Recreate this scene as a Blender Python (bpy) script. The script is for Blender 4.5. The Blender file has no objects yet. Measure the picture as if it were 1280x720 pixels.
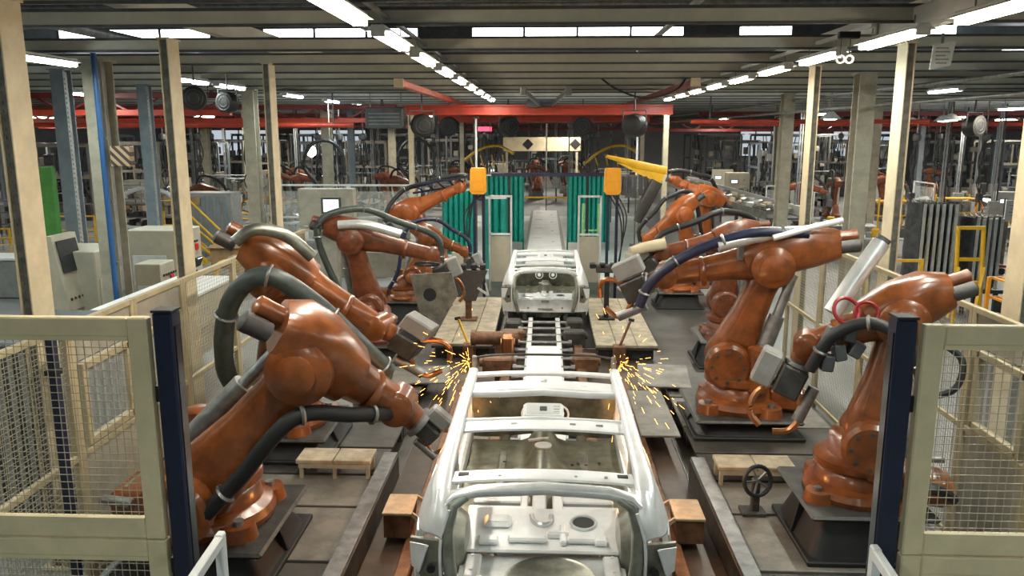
import bpy, math, random
from mathutils import Vector as V, Matrix as M
random.seed(7)
SC = bpy.context.scene
COL = SC.collection
PI = math.pi
# ---------------------------------------------------------------- camera, world, exposure
cam_d = bpy.data.cameras.new('camera'); cam = bpy.data.objects.new('camera', cam_d); COL.objects.link(cam)
cam_d.sensor_width = 36; cam_d.lens = 1000 * 36 / 1280
cam_d.clip_start = .05; cam_d.clip_end = 400
cam.location = (0, 0, 4.1)
PITCH = math.atan(195 / 1000); YAW = math.atan(42 / 1000 * math.cos(PITCH))
cam.rotation_euler = (PI / 2 - PITCH, 0, YAW)
SC.camera = cam
w = bpy.data.worlds.new('world'); SC.world = w; w.use_nodes = True
w.node_tree.nodes['Background'].inputs[0].default_value = (.75, .85, 1, 1)
w.node_tree.nodes['Background'].inputs[1].default_value = .6
SC.view_settings.view_transform = 'Standard'; SC.view_settings.look = 'None'
SC.view_settings.gamma = 1; SC.view_settings.use_curve_mapping = False
SC.view_settings.exposure = 0.14
SC.cycles.use_denoising = True
SC.cycles.max_bounces = 6; SC.cycles.diffuse_bounces = 3; SC.cycles.glossy_bounces = 3
SC.cycles.sample_clamp_indirect = 4
LAMP_W = 50.0

# ---------------------------------------------------------------- materials
MATS = {}
def mat(name, col, rough=.5, metal=0, var=.0, scale=6, col2=None, bump=0, emit=None, alpha=None, trans=0, dirt=0, coat=0):
    m = bpy.data.materials.new(name); m.use_nodes = True; nt = m.node_tree
    b = nt.nodes['Principled BSDF']
    b.inputs['Base Color'].default_value = (*col, 1); b.inputs['Roughness'].default_value = rough
    b.inputs['Metallic'].default_value = metal
    if coat: b.inputs['Coat Weight'].default_value = coat; b.inputs['Coat Roughness'].default_value = .15
    if trans: b.inputs['Transmission Weight'].default_value = trans
    tc = None
    if var or bump or col2:
        tc = nt.nodes.new('ShaderNodeTexCoord')
        n = nt.nodes.new('ShaderNodeTexNoise'); n.inputs['Scale'].default_value = scale; n.inputs['Detail'].default_value = 6
        n.inputs['Roughness'].default_value = .65
        nt.links.new(tc.outputs['Object'], n.inputs['Vector'])
        r = nt.nodes.new('ShaderNodeValToRGB')
        c2 = col2 if col2 else tuple(c * (1 - var) for c in col)
        r.color_ramp.elements[0].position = .38; r.color_ramp.elements[0].color = (*c2, 1)
        r.color_ramp.elements[1].position = .62; r.color_ramp.elements[1].color = (*[min(1, c * (1 + var * .3)) for c in col], 1)
        nt.links.new(n.outputs['Fac'], r.inputs['Fac'])
        out = r.outputs['Color']
        nt.links.new(out, b.inputs['Base Color'])
        if bump:
            bp = nt.nodes.new('ShaderNodeBump'); bp.inputs['Strength'].default_value = bump; bp.inputs['Distance'].default_value = .01
            n2 = nt.nodes.new('ShaderNodeTexNoise'); n2.inputs['Scale'].default_value = scale * 4
            nt.links.new(tc.outputs['Object'], n2.inputs['Vector'])
            nt.links.new(n2.outputs['Fac'], bp.inputs['Height']); nt.links.new(bp.outputs['Normal'], b.inputs['Normal'])
    if emit:
        b.inputs['Emission Color'].default_value = (*emit[:3], 1); b.inputs['Emission Strength'].default_value = emit[3]
    MATS[name] = m
    return m
mat('orange', (.225, .066, .016), .28, 0, .45, 4, coat=.35)
mat('orange_old', (.18, .050, .017), .40, 0, .5, 6, coat=.2)
mat('orange_bright', (.38, .098, .020), .34, 0, .3, 5, coat=.3)
mat('motor_dark', (.055, .05, .048), .45, 0, .3, 9)
mat('black', (.010, .010, .011), .6, 0, .3, 5)
mat('rubber', (.018, .02, .022), .5, 0, .2, 12)
mat('hose_green', (.045, .06, .055), .42, 0, .3, 9)
mat('hose_blue', (.018, .024, .06), .38, 0, .3, 9)
mat('navy', (.012, .017, .045), .4, 0, .3, 3)
mat('cream', (.60, .51, .345), .5, 0, .14, 4)
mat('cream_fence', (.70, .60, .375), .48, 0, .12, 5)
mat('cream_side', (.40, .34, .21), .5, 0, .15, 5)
mat('cream_grey', (.42, .39, .30), .55, 0, .2, 4)
mat('beam', (.60, .585, .50), .6, 0, .15, 1.3)
mat('wire', (.36, .33, .24), .45, .2)
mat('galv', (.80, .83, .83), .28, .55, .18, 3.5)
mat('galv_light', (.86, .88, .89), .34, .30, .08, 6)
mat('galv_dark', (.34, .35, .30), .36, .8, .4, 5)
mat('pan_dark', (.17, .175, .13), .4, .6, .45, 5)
mat('steel', (.30, .30, .30), .42, .8, .35, 6)
mat('steel_dark', (.065, .064, .06), .5, .4, .45, 5, bump=.2)
mat('deck', (.075, .070, .062), .5, .25, .5, 2.2, bump=.25)
mat('deck_light', (.20, .19, .165), .5, .2, .4, 2.5, bump=.2)
mat('plank', (.42, .36, .26), .6, 0, .35, 4, bump=.3)
mat('brown_steel', (.19, .095, .05), .55, .4, .55, 5, bump=.3)
mat('concrete', (.29, .30, .305), .42, 0, .22, .45, bump=.08)
mat('cell_floor', (.085, .082, .076), .42, .15, .5, 1.2, bump=.2)
mat('pale_floor', (.60, .68, .66), .35, 0, .15, 1)
mat('pit', (.085, .062, .045), .45, .2, .5, 1.5, bump=.2)
mat('red', (.50, .055, .025), .45, 0, .3, 1.5)
mat('red_dark', (.20, .025, .022), .5, 0, .35, 2)
mat('teal', (.004, .235, .19), .4, 0, .2, 4)
mat('teal_light', (.25, .50, .22), .45, 0, .2, 4)
mat('yellow', (.78, .44, .02), .42, 0, .15, 5)
mat('yellow_box', (.80, .33, .015), .42, 0, .1, 5)
mat('grey_blue', (.20, .24, .27), .5, 0, .2, 3)
mat('pipe_blue', (.02, .09, .25), .4)
mat('grey', (.27, .27, .26), .5, 0, .2, 4)
mat('grey_dark', (.085, .09, .095), .5, 0, .3, 4)
mat('beige', (.44, .41, .32), .5, 0, .12, 3)
mat('beige_dark', (.33, .31, .25), .5, 0, .2, 3)
mat('white', (.78, .79, .78), .45, 0, .08, 4)
mat('white_grey', (.60, .62, .62), .5, 0, .15, 4)
mat('card', (.36, .22, .11), .7, 0, .3, 5)
mat('green', (.12, .42, .10), .45, 0, .2, 4)
mat('green_tag', (.20, .36, .22), .5, 0, .2, 9)
mat('red_button', (.6, .02, .02), .35)
mat('red_hose', (.30, .02, .025), .35)
mat('roof', (.20, .22, .25), .6, 0, .35, .5)
mat('wall', (.40, .42, .44), .6, 0, .2, .35)
mat('screen_off', (.02, .025, .03), .2)
mat('copper', (.55, .25, .12), .35, 1, .2, 8)
mat('slot_grey', (.17, .165, .14), .5, .2, .4, 8)
mat('stripe_black', (.03, .03, .03), .5)
mat('parts_dark', (.10, .105, .115), .38, .6, .5, 5)
mat('tube_warm', (1, 1, 1), .4, emit=(1, .86, .62, 34))
mat('tube_cool', (1, 1, 1), .4, emit=(.88, 1, .95, 34))
mat('pane_lit', (.9, .95, 1), .3, emit=(.9, .96, 1, 9))
mat('pane_dim', (.6, .65, .7), .3, emit=(.8, .9, 1, .55))
mat('screen_lit', (.1, .1, .1), .3, emit=(.75, .9, 1, 1.6))
mat('bulb', (1, 1, 1), .4, emit=(1, .95, .8, 14))
mat('spark', (1, .5, .15), .4, emit=(1, .42, .08, 9))
mat('sign_red', (.6, .05, .08), .4, emit=(1, .08, .15, 2))
gm = mat('glass', (.75, .82, .8), .06)
gm.node_tree.nodes['Principled BSDF'].inputs['Alpha'].default_value = .16
# hazard stripes: printed diagonal pattern
hz = mat('hazard', (.5, .36, .2), .5); nt = hz.node_tree
_tc = nt.nodes.new('ShaderNodeTexCoord'); _mp = nt.nodes.new('ShaderNodeMapping'); _mp.inputs['Rotation'].default_value = (0, PI / 4, 0)
_wv = nt.nodes.new('ShaderNodeTexWave'); _wv.inputs['Scale'].default_value = 3.2; _wv.bands_direction = 'X'
_rp = nt.nodes.new('ShaderNodeValToRGB'); _rp.color_ramp.interpolation = 'CONSTANT'
_rp.color_ramp.elements[0].color = (.05, .035, .03, 1); _rp.color_ramp.elements[1].position = .5; _rp.color_ramp.elements[1].color = (.42, .30, .18, 1)
nt.links.new(_tc.outputs['Object'], _mp.inputs['Vector']); nt.links.new(_mp.outputs['Vector'], _wv.inputs['Vector'])
nt.links.new(_wv.outputs['Fac'], _rp.inputs['Fac']); nt.links.new(_rp.outputs['Color'], nt.nodes['Principled BSDF'].inputs['Base Color'])

# ---------------------------------------------------------------- mesh helpers
ORG = {}
def rotz(a): return M.Rotation(a, 3, 'Z')
class MB:
    def __init__(s): s.v = []; s.f = []
    def add(s, vs, fs):
        o = len(s.v); s.v += [V(p) for p in vs]; s.f += [tuple(i + o for i in f) for f in fs]; return s
    def box(s, c, size, R=None, bev=0):
        c = V(c); hx, hy, hz = [d / 2 for d in size]
        if isinstance(R, (int, float)): R = rotz(R)
        def tr(p): p = V(p); return c + (R @ p if R else p)
        if bev <= 0:
            vs = [tr((x, y, z)) for x in (-hx, hx) for y in (-hy, hy) for z in (-hz, hz)]
            fs = [(0, 1, 3, 2), (4, 6, 7, 5), (0, 4, 5, 1), (2, 3, 7, 6), (0, 2, 6, 4), (1, 5, 7, 3)]
            return s.add(vs, fs)
        b = min(bev, hx * .9, hy * .9, hz * .9); vs = []; idx = {}
        for sx in (-1, 1):
            for sy in (-1, 1):
                for sz in (-1, 1):
                    for k in range(3):
                        p = [sx * (hx - b), sy * (hy - b), sz * (hz - b)]
                        p[k] = (sx * hx, sy * hy, sz * hz)[k]
                        idx[(sx, sy, sz, k)] = len(vs); vs.append(tr(p))
        fs = []
        for k in range(3):
            a, c2 = [(1, 2), (2, 0), (0, 1)][k]
            for sg in (-1, 1):
                q = []
                for (u, w_) in ((-1, -1), (1, -1), (1, 1), (-1, 1)):
                    t = [0, 0, 0]; t[k] = sg; t[a] = u; t[c2] = w_
                    q.append(idx[(*t, k)])
                fs.append(tuple(q if sg > 0 else q[::-1]))
        for k in range(3):       # edges along axis k
            a, c2 = [(1, 2), (2, 0), (0, 1)][k]
            for u in (-1, 1):
                for w_ in (-1, 1):
                    def g(t_, kk):
                        t = [0, 0, 0]; t[k] = t_; t[a] = u; t[c2] = w_; return idx[(*t, kk)]
                    q = (g(-1, a), g(1, a), g(1, c2), g(-1, c2))
                    fs.append(q if u * w_ > 0 else q[::-1])
        for sx in (-1, 1):
            for sy in (-1, 1):
                for sz in (-1, 1):
                    q = tuple(idx[(sx, sy, sz, k)] for k in range(3))
                    fs.append(q if sx * sy * sz > 0 else q[::-1])
        return s.add(vs, fs)
    def bar(s, p0, p1, w_, h=None, bev=0, up=(0, 0, 1)):
        p0, p1 = V(p0), V(p1); h = h or w_; d = p1 - p0; L = d.length
        if L < 1e-6: return s
        y = d / L; up = V(up)
        if abs(y.dot(up)) > .99: up = V((0, 1, 0)) if abs(y.y) < .9 else V((1, 0, 0))
        x = y.cross(up).normalized(); z = x.cross(y)
        R = M((x, y, z)).transposed()
        return s.box((p0 + p1) / 2, (w_, L, h), R, bev)
    def cyl(s, p0, p1, r0, r1=None, n=14, caps=True):
        p0, p1 = V(p0), V(p1); r1 = r0 if r1 is None else r1
        d = (p1 - p0).normalized(); a = V((0, 0, 1)) if abs(d.z) < .9 else V((1, 0, 0))
        x = d.cross(a).normalized(); y = d.cross(x)
        vs = []
        for p, r in ((p0, r0), (p1, r1)):
            for i in range(n):
                t = 2 * PI * i / n; vs.append(p + x * math.cos(t) * r + y * math.sin(t) * r)
        fs = [(i, i + n, (i + 1) % n + n, (i + 1) % n) for i in range(n)]
        if caps: fs += [tuple(range(n)), tuple(range(2 * n - 1, n - 1, -1))]
        return s.add(vs, fs)
    def lathe(s, prof, o=(0, 0, 0), d=(0, 0, 1), n=20):
        o = V(o); d = V(d).normalized(); a = V((0, 0, 1)) if abs(d.z) < .9 else V((1, 0, 0))
        x = a.cross(d).normalized(); y = d.cross(x); vs = []; fs = []
        for r, z in prof:
            for i in range(n):
                t = 2 * PI * i / n; vs.append(o + d * z + (x * math.cos(t) + y * math.sin(t)) * max(r, 1e-4))
        for k in range(len(prof) - 1):
            for i in range(n):
                j = (i + 1) % n; fs.append((k * n + i, k * n + j, (k + 1) * n + j, (k + 1) * n + i))
        fs += [tuple(range(n - 1, -1, -1)), tuple(range((len(prof) - 1) * n, len(prof) * n))]
        return s.add(vs, fs)
    def loft(s, path, secs, up=(0, 0, 1), n=16, e=4.0, caps=True):
        path = [V(p) for p in path]; up = V(up); vs = []; fs = []
        for i, p in enumerate(path):
            t = (path[min(i + 1, len(path) - 1)] - path[max(i - 1, 0)]).normalized()
            u = up
            if abs(t.dot(u)) > .98: u = V((0, 1, 0)) if abs(t.y) < .9 else V((1, 0, 0))
            x = t.cross(u).normalized(); y = x.cross(t)
            w_, h = secs[i] if isinstance(secs, list) else secs
            for k in range(n):
                a = 2 * PI * (k + .5) / n; c, q = math.cos(a), math.sin(a)
                cx = math.copysign(abs(c) ** (2 / e), c); cy = math.copysign(abs(q) ** (2 / e), q)
                vs.append(p + x * cx * w_ / 2 + y * cy * h / 2)
        m = len(path)
        for i in range(m - 1):
            for k in range(n):
                j = (k + 1) % n; fs.append((i * n + k, i * n + j, (i + 1) * n + j, (i + 1) * n + k))
        if caps: fs += [tuple(range(n - 1, -1, -1)), tuple(range((m - 1) * n, m * n))]
        return s.add(vs, fs)
    def tube(s, path, r, n=8, sub=0):
        path = [V(p) for p in path]
        if sub: path = spline(path, sub)
        return s.loft(path, [(2 * (r(i / (len(path) - 1)) if callable(r) else r),) * 2 for i in range(len(path))], n=n, e=2)
    def ring(s, c, d, R, r, n=24, k=8):
        c = V(c); d = V(d).normalized(); a = V((0, 0, 1)) if abs(d.z) < .9 else V((1, 0, 0))
        x = a.cross(d).normalized(); y = d.cross(x); vs = []; fs = []
        for i in range(n):
            t = 2 * PI * i / n; o = x * math.cos(t) + y * math.sin(t)
            for j in range(k):
                q = 2 * PI * j / k; vs.append(c + o * (R + r * math.cos(q)) + d * r * math.sin(q))
        for i in range(n):
            for j in range(k):
                fs.append((i * k + j, i * k + (j + 1) % k, ((i + 1) % n) * k + (j + 1) % k, ((i + 1) % n) * k + j))
        return s.add(vs, fs)
    def prism(s, pts, off):
        pts = [V(p) for p in pts]; off = V(off); n = len(pts)
        fs = [tuple(range(n))[::-1], tuple(range(n, 2 * n))] + [(i, (i + 1) % n, (i + 1) % n + n, i + n) for i in range(n)]
        return s.add(pts + [p + off for p in pts], fs)
    def grid(s, rows, thick=None):
        n = len(rows[0]); m = len(rows); base = [V(p) for r in rows for p in r]
        fs = [(i * n + j, i * n + j + 1, (i + 1) * n + j + 1, (i + 1) * n + j) for i in range(m - 1) for j in range(n - 1)]
        s.add(base, fs)
        if thick:
            t = V(thick); s.add([p + t for p in base], [f[::-1] for f in fs])
            k = m * n
            def strip(ix):
                vs = [base[i] for i in ix] + [base[i] + t for i in ix]; q = len(ix)
                s.add(vs, [(i + 1, i, i + q, i + 1 + q) for i in range(q - 1)])
            strip(list(range(n))); strip(list(range((m - 1) * n, m * n))[::-1])
            strip([i * n for i in range(m)][::-1]); strip([i * n + n - 1 for i in range(m)])
        return s
    def split(s, name, m, parent=None, ang=38):
        par = list(range(len(s.v)))
        def fd(i):
            while par[i] != i: par[i] = par[par[i]]; i = par[i]
            return i
        for f in s.f:
            for j in f[1:]: par[fd(j)] = fd(f[0])
        gr = {}
        for f in s.f: gr.setdefault(fd(f[0]), []).append(f)
        out = []
        for fs in gr.values():
            ix = sorted({i for f in fs for i in f}); mp = {i: k for k, i in enumerate(ix)}
            b = MB(); b.v = [s.v[i] for i in ix]; b.f = [tuple(mp[i] for i in f) for f in fs]
            out.append(b.build(name, m, parent, ang))
        return out
    def stuff(s, name, m, parent=None):
        o = s.build(name, m, parent); o['kind'] = 'stuff'; return o
    def build(s, name, m, parent=None, ang=38):
        org = ORG.get(parent.name, V((0, 0, 0))) if parent else V((0, 0, 0))
        me = bpy.data.meshes.new(name); me.from_pydata([tuple(p - org) for p in s.v], [], s.f)
        me.materials.append(MATS[m] if isinstance(m, str) else m)
        me.polygons.foreach_set('use_smooth', [True] * len(me.polygons)); me.set_sharp_from_angle(angle=math.radians(ang))
        me.update()
        o = bpy.data.objects.new(name, me); COL.objects.link(o)
        if parent: o.parent = parent
        ORG[o.name] = org
        return o
def spline(P, sub=6):
    out = []
    n = len(P)
    for i in range(n - 1):
        a, b, c, d = P[max(i - 1, 0)], P[i], P[i + 1], P[min(i + 2, n - 1)]
        for k in range(sub):
            t = k / sub
            out.append(.5 * ((2 * b) + (c - a) * t + (2 * a - 5 * b + 4 * c - d) * t * t + (3 * b - a - 3 * c + d) * t ** 3))
    out.append(P[-1]); return out
def tag(o, label, cat, group=None):
    o['label'] = label; o['category'] = cat
    if group: o['group'] = group
    return o
def thing(name, label, cat, loc=(0, 0, 0), group=None):
    o = bpy.data.objects.new(name, None); COL.objects.link(o); o.location = loc; o.empty_display_size = .1
    ORG[o.name] = V(loc); return tag(o, label, cat, group)
def struct(o): o['kind'] = 'structure'; return o
def copy_tree(o, parent=None):
    c = o.copy(); COL.objects.link(c)
    if parent: c.parent = parent
    for ch in KIDS.get(o.name, []): copy_tree(ch, c)
    return c
KIDS = {}
def freeze(root):
    def rec(o):
        KIDS[o.name] = list(o.children)
        for ch in o.children: rec(ch)
    rec(root); return root
def dup(root, loc, rz=0, label=None, group=None, scale=None):
    if root.name not in KIDS: freeze(root)
    c = copy_tree(root); c.location = loc; c.rotation_euler = (0, 0, rz)
    if label: c['label'] = label
    if group: c['group'] = group
    scale = scale or 1
    c.scale = (scale,) * 3 if isinstance(scale, (int, float)) else scale
    return c
class Rep:
    """first use moves the prototype itself, later uses copy it"""
    def __init__(s, root): s.root = freeze(root); s.used = False
    def put(s, loc, rz=0, label=None, group=None, scale=None):
        if s.used: return dup(s.root, loc, rz, label, group, scale)
        s.used = True; o = s.root; s.todo = (loc, rz, scale)
        KIDSROOT = o
        if label: o['label'] = label
        if group: o['group'] = group
        o.location = loc; o.rotation_euler = (0, 0, rz)
        if scale: o.scale = (scale,) * 3 if isinstance(scale, (int, float)) else scale
        return o

# ================================================================ SETTING
m = MB(); m.box((1, 30, -.1), (72, 86, .2)); struct(m.build('floor', 'concrete'))
FLOOR = bpy.data.objects['floor']
m = MB(); m.box((1, 72.2, 3.7), (72, .3, 7.6)); struct(m.build('wall_back', 'wall'))
m = MB(); m.box((-34.2, 30, 3.7), (.3, 86, 7.6)); struct(m.build('wall_left', 'wall'))
m = MB(); m.box((36.2, 30, 3.7), (.3, 86, 7.6)); struct(m.build('wall_right', 'wall'))
m = MB(); m.box((1, -12.2, 3.7), (72, .3, 7.6)); struct(m.build('wall_front', 'wall'))
# roof deck with ribs; the transverse beams hang below it
m = MB(); m.box((1, 30, 7.6), (72, 86, .2)); CEIL = struct(m.build('ceiling', 'roof'))
bm_ = MB()
for (dx, dz, wx, hz_) in ((0, 0, 70, .15),): bm_.box((0, 0, .075), (70, .03, .15)); bm_.box((0, .05, .008), (70, .10, .016)); bm_.box((0, .05, .142), (70, .10, .016))
first = None
ys = [-6.5, -4, -1.4, 1.2, 3.6, 5.4, 7.18, 8.75, 11.4, 13.65, 15.6, 17.4, 20, 22, 23.6] + [26.1 + 2.2 * k for k in range(20)]
def snap(y): return min(ys, key=lambda b: abs(b - y)) + .05
for y in ys:
    if first is None:
        first = bm_.build('beam', 'beam', CEIL); o = first
    else:
        o = first.copy(); COL.objects.link(o); o.parent = CEIL
    o.location = (1, y, 5.22)
dark_edge = MB(); dark_edge.box((0, -.03, -.012), (70, .03, .03)); dark_edge.box((0, -.03, .15), (70, .03, .03)); first = None  # dark strips added along the beam edges to draw contrast lines between beams
for y in ys:
    if first is None: first = dark_edge.build('conduit', 'grey_dark', CEIL); o = first
    else: o = first.copy(); COL.objects.link(o); o.parent = CEIL
    o.location = (1, y, 5.22)
# upper longitudinal girders and purlins (dark steel up in the roof)
pr = MB(); pr.box((0, 0, 0), (70, .1, .22)); first = None
for k in range(17):
    if first is None: first = pr.build('purlin', 'grey_blue', CEIL); o = first
    else: o = first.copy(); COL.objects.link(o); o.parent = CEIL
    o.location = (1, 2 + 4 * k, 7.15)
g_ = MB(); g_.box((0, 30, 0), (.16, 84, .26)); first = None
for x in (-26, -18, -10.6, -4.6, 4.6, 10.6, 18, 26):
    if first is None: first = g_.build('girder', 'beam', CEIL); o = first
    else: o = first.copy(); COL.objects.link(o); o.parent = CEIL
    o.location = (x, 0, 5.55)
# longitudinal service pipes under the roof
for (x, z, r, mt) in ((-2.9, 5.75, .06, 'grey_blue'), (-8.3, 5.9, .1, 'steel'), (2.0, 5.8, .05, 'grey'), (7.2, 4.98, .04, 'steel'), (6.6, 4.62, .035, 'steel'), (9.5, 5.9, .12, 'steel')):
    m = MB(); m.cyl((x, 3, z), (x, 66, z), r, n=10); m.build('service_pipe', mt, CEIL)
# transverse duct runs seen between the first beams
for (y, z, r) in ((9.4, 5.75, .09), (12.4, 6.15, .16), (14.6, 6.3, .1)):
    m = MB(); m.cyl((-20, y, z), (22, y, z), r, n=12); m.build('duct', 'steel', CEIL)
# roof light band (clerestory glazing): frame and lit panes
def clerestory(n, y, z0, z1, x0, x1, gaps, step=1.55):
    m = MB(); m.bar((x0, y, z0 - .04), (x1, y, z0 - .04), .09); m.bar((x0, y, z1 + .04), (x1, y, z1 + .04), .09)
    W = struct(m.build('window_%d' % n, 'grey_dark'))
    x = x0; first = None; i = 0
    while x < x1 - .1:
        f = MB(); f.bar((x, y - .01, z0), (x, y - .01, z1), .07, .09); f.build('mullion', 'grey_dark', W)
        if i not in gaps:
            p = MB(); p.box((x + step / 2, y, (z0 + z1) / 2), (step - .07, .03, z1 - z0)); p.build('pane', 'pane_lit', W)
        else:
            p = MB(); p.box((x + step / 2, y + .02, (z0 + z1) / 2), (step - .07, .04, z1 - z0)); p.build('blind_panel', 'grey_dark', W)
        x += step; i += 1
clerestory(1, 24.4, 6.80, 7.09, -14.6, 11.7, {3, 7, 12, 14})
clerestory(2, 30, 6.3, 6.95, 16, 34, {4, 8})
clerestory(3, 38, 6.6, 7.2, -33, -16, {2, 6})
# far windows in the back wall (pale, right of the line)
for n, (x, wd) in enumerate(((17.0, 5.4), (25, 5.4), (-22, 6), (-30, 5))):
    m = MB(); y = 72.0
    for z in (2.0, 4.3): m.bar((x, y, z), (x + wd, y, z), .1)
    W = struct(m.build('window_%d' % (4 + n), 'grey_dark'))
    for i in range(5):
        q = MB(); q.bar((x + wd * i / 4, y, 2), (x + wd * i / 4, y, 4.3), .09); q.build('mullion', 'grey_dark', W)
    for i in range(4):
        for (a, b) in ((2.05, 3.1), (3.2, 4.25)):
            q = MB(); q.box((x + wd * (i + .5) / 4, y + .02, (a + b) / 2), (wd / 4 - .1, .02, b - a)); q.build('pane', 'pane_dim', W)

# ================================================================ COLUMNS
def column_proto(name, h, wd, mt, side_mt, label, cat='column', grp=None):
    r = thing(name, label, cat, group=grp)
    m = MB(); m.box((0, -wd * .5, h / 2), (wd * .95, .02, h), bev=.004); m.box((0, wd * .5, h / 2), (wd * .95, .02, h), bev=.004); m.split('flange', mt, r)
    m = MB(); m.box((0, 0, h / 2), (.04, wd, h)); m.build('web', side_mt, r)
    m = MB()                                  # slotted strips on the web: rows of small raised teeth
    for sx in (-1, 1):
        m.box((sx * .075, 0, h / 2), (.012, wd * .42, h - .1))
        z = .2
        while z < h - .1:
            m.box((sx * .088, 0, z), (.014, wd * .30, .035)); z += .085
    m.stuff('slotted_strip', side_mt, r)
    m = MB(); m.box((0, 0, .015), (wd * 1.9, wd * 1.7, .03), bev=.006)
    for sx in (-1, 1):
        for sy in (-1, 1): m.cyl((sx * wd * .75, sy * wd * .62, .02), (sx * wd * .75, sy * wd * .62, .07), .018, n=8)
    m.build('base_plate', mt, r)
    m = MB(); m.box((0, 0, h - .01), (wd * 1.3, wd * 1.2, .02)); m.build('cap_plate', mt, r)
    return r
def slot_column(name, h, wx, dy):
    r = thing(name, 'x', 'column')
    for sx in (-1, 1):
        m = MB(); m.box((sx * (wx / 2 - .008), 0, h / 2), (.016, dy, h), bev=.004); m.build('side_plate', 'cream', r)
    m = MB()
    for sy in (-1, 1):
        m.box((0, sy * (dy / 2 - .03), h / 2), (wx - .034, .012, h - .06))
        z = .15
        while z < h - .1:
            for dx in (-.5, .5): m.box((dx * wx * .36, sy * (dy / 2 - .02), z), (wx * .2, .012, .03))
            z += .075
    m.stuff('slotted_strip', 'slot_grey', r)
    m = MB(); m.box((0, 0, .015), (wx * 2.6, dy * 1.3, .03), bev=.006); m.build('base_plate', 'cream', r)
    m = MB(); m.box((0, 0, h - .01), (wx * 1.3, dy * 1.1, .02)); m.build('cap_plate', 'cream', r)
    return r
cl = Rep(slot_column('steel_column', 5.22, .115, .31))
for y in (6.95, 10.0, 13.6): cl.put((-4.62, y, 0), 0, 'cream slotted steel column in the row behind the fence of the black-pedestal robots', 'columns of the row with the control desks')
for y in (4.6, 7.85, 10.85, 14.4): cl.put((4.62, y, 0), 0, 'cream slotted steel column in the row beside the stacked sheet panels', 'columns of the row with the panel stacks')
c2 = Rep(column_proto('hall_column', 5.22, .34, 'cream_grey', 'grey', 'x'))
for (x, y) in ((-7.15, 12.9), (-8.0, 21.9), (-8.0, 29.5), (-12.6, 34), (-17, 40), (-7.6, 40)): c2.put((x, y, 0), 0, 'wide weathered cream column standing among the control cabinets side of the hall', 'wide columns on the cabinet side')
for (x, y) in ((6.2, 16.3), (7.1, 24.4), (11.5, 29), (10.5, 37), (20, 34)): c2.put((x, y, 0), 0, 'wide weathered cream column standing beyond the panel stacks', 'wide columns on the panel stack side')
c3 = Rep(column_proto('grey_column', 5.22, .26, 'grey_blue', 'grey', 'x'))
for (x, y) in ((-8.84, 14.7), (-9.65, 19.4), (-8.3, 34.5), (-20, 33), (9.75, 16.7), (19, 42)): c3.put((x, y, 0), 0, 'slim blue-grey steel column of the hall', 'blue-grey columns')
# thin posts that carry the red crane
c4 = Rep(column_proto('crane_post', 4.62, .16, 'cream', 'cream_grey', 'x'))
for (x, y) in ((-4.25, 25.6), (3.75, 25.6), (3.9, 33), (-3.4, 33)): c4.put((x, y, 0), 0, 'slender cream post under the end of the red crane girder', 'crane posts')
c5 = None
for (x, y) in ((-2.25, 26.3), (2.95, 26.3), (.05, 40.4)):
    if c5 is None:
        r = thing('drop_rod', 'thin white rod dropping from the red crane girder', 'rod', group='drop rods')
        m = MB(); m.cyl((0, 0, 2.2), (0, 0, 4.6), .035, n=8); m.build('rod', 'white', r)
        m = MB(); m.box((0, 0, 4.56), (.2, .2, .08), bev=.01); m.build('clamp', 'grey_dark', r)
        m = MB(); m.cyl((0, 0, 0), (0, 0, 2.2), .022, n=8); m.build('lower_rod', 'grey_dark', r)
        c5 = Rep(r)
    c5.put((x, y, 0))
# service pipes on columns
r = thing('blue_pipe', 'blue compressed-air pipe running down a wide cream column', 'pipe', (-7.05, 12.55, 0))
m = MB(); m.cyl((-7.0, 12.56, 1.2), (-7.0, 12.56, 5.3), .045, n=10); m.build('riser', 'pipe_blue', r)
m = MB(); m.box((-7.0, 12.56, 1.25), (.28, .18, .16), bev=.02); m.cyl((-7.12, 12.5, 1.0), (-7.12, 12.5, 1.2), .05); m.cyl((-6.9, 12.5, .98), (-6.9, 12.5, 1.2), .04); m.build('filter_unit', 'pipe_blue', r)
m = MB()
for z in (2, 3, 4): m.box((-7.0, 12.62, z), (.13, .1, .05))
m.stuff('pipe_clip', 'steel', r)
m = MB(); m.box((-7.02, 13.0 - .3, 3.62), (.42, .2, .42), bev=.01)
# hazard box
hb = thing('hazard_box', 'box with black and tan diagonal hazard stripes on a column', 'hazard marker', (-7.0, 12.4, 3.5))
m = MB(); m.box((-6.72, 12.62, 3.72), (.32, .16, .32), bev=.012); m.build('striped_body', 'hazard', hb)
m = MB(); m.box((-6.78, 12.74, 3.72), (.1, .12, .2)); m.build('bracket', 'steel', hb)

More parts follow.
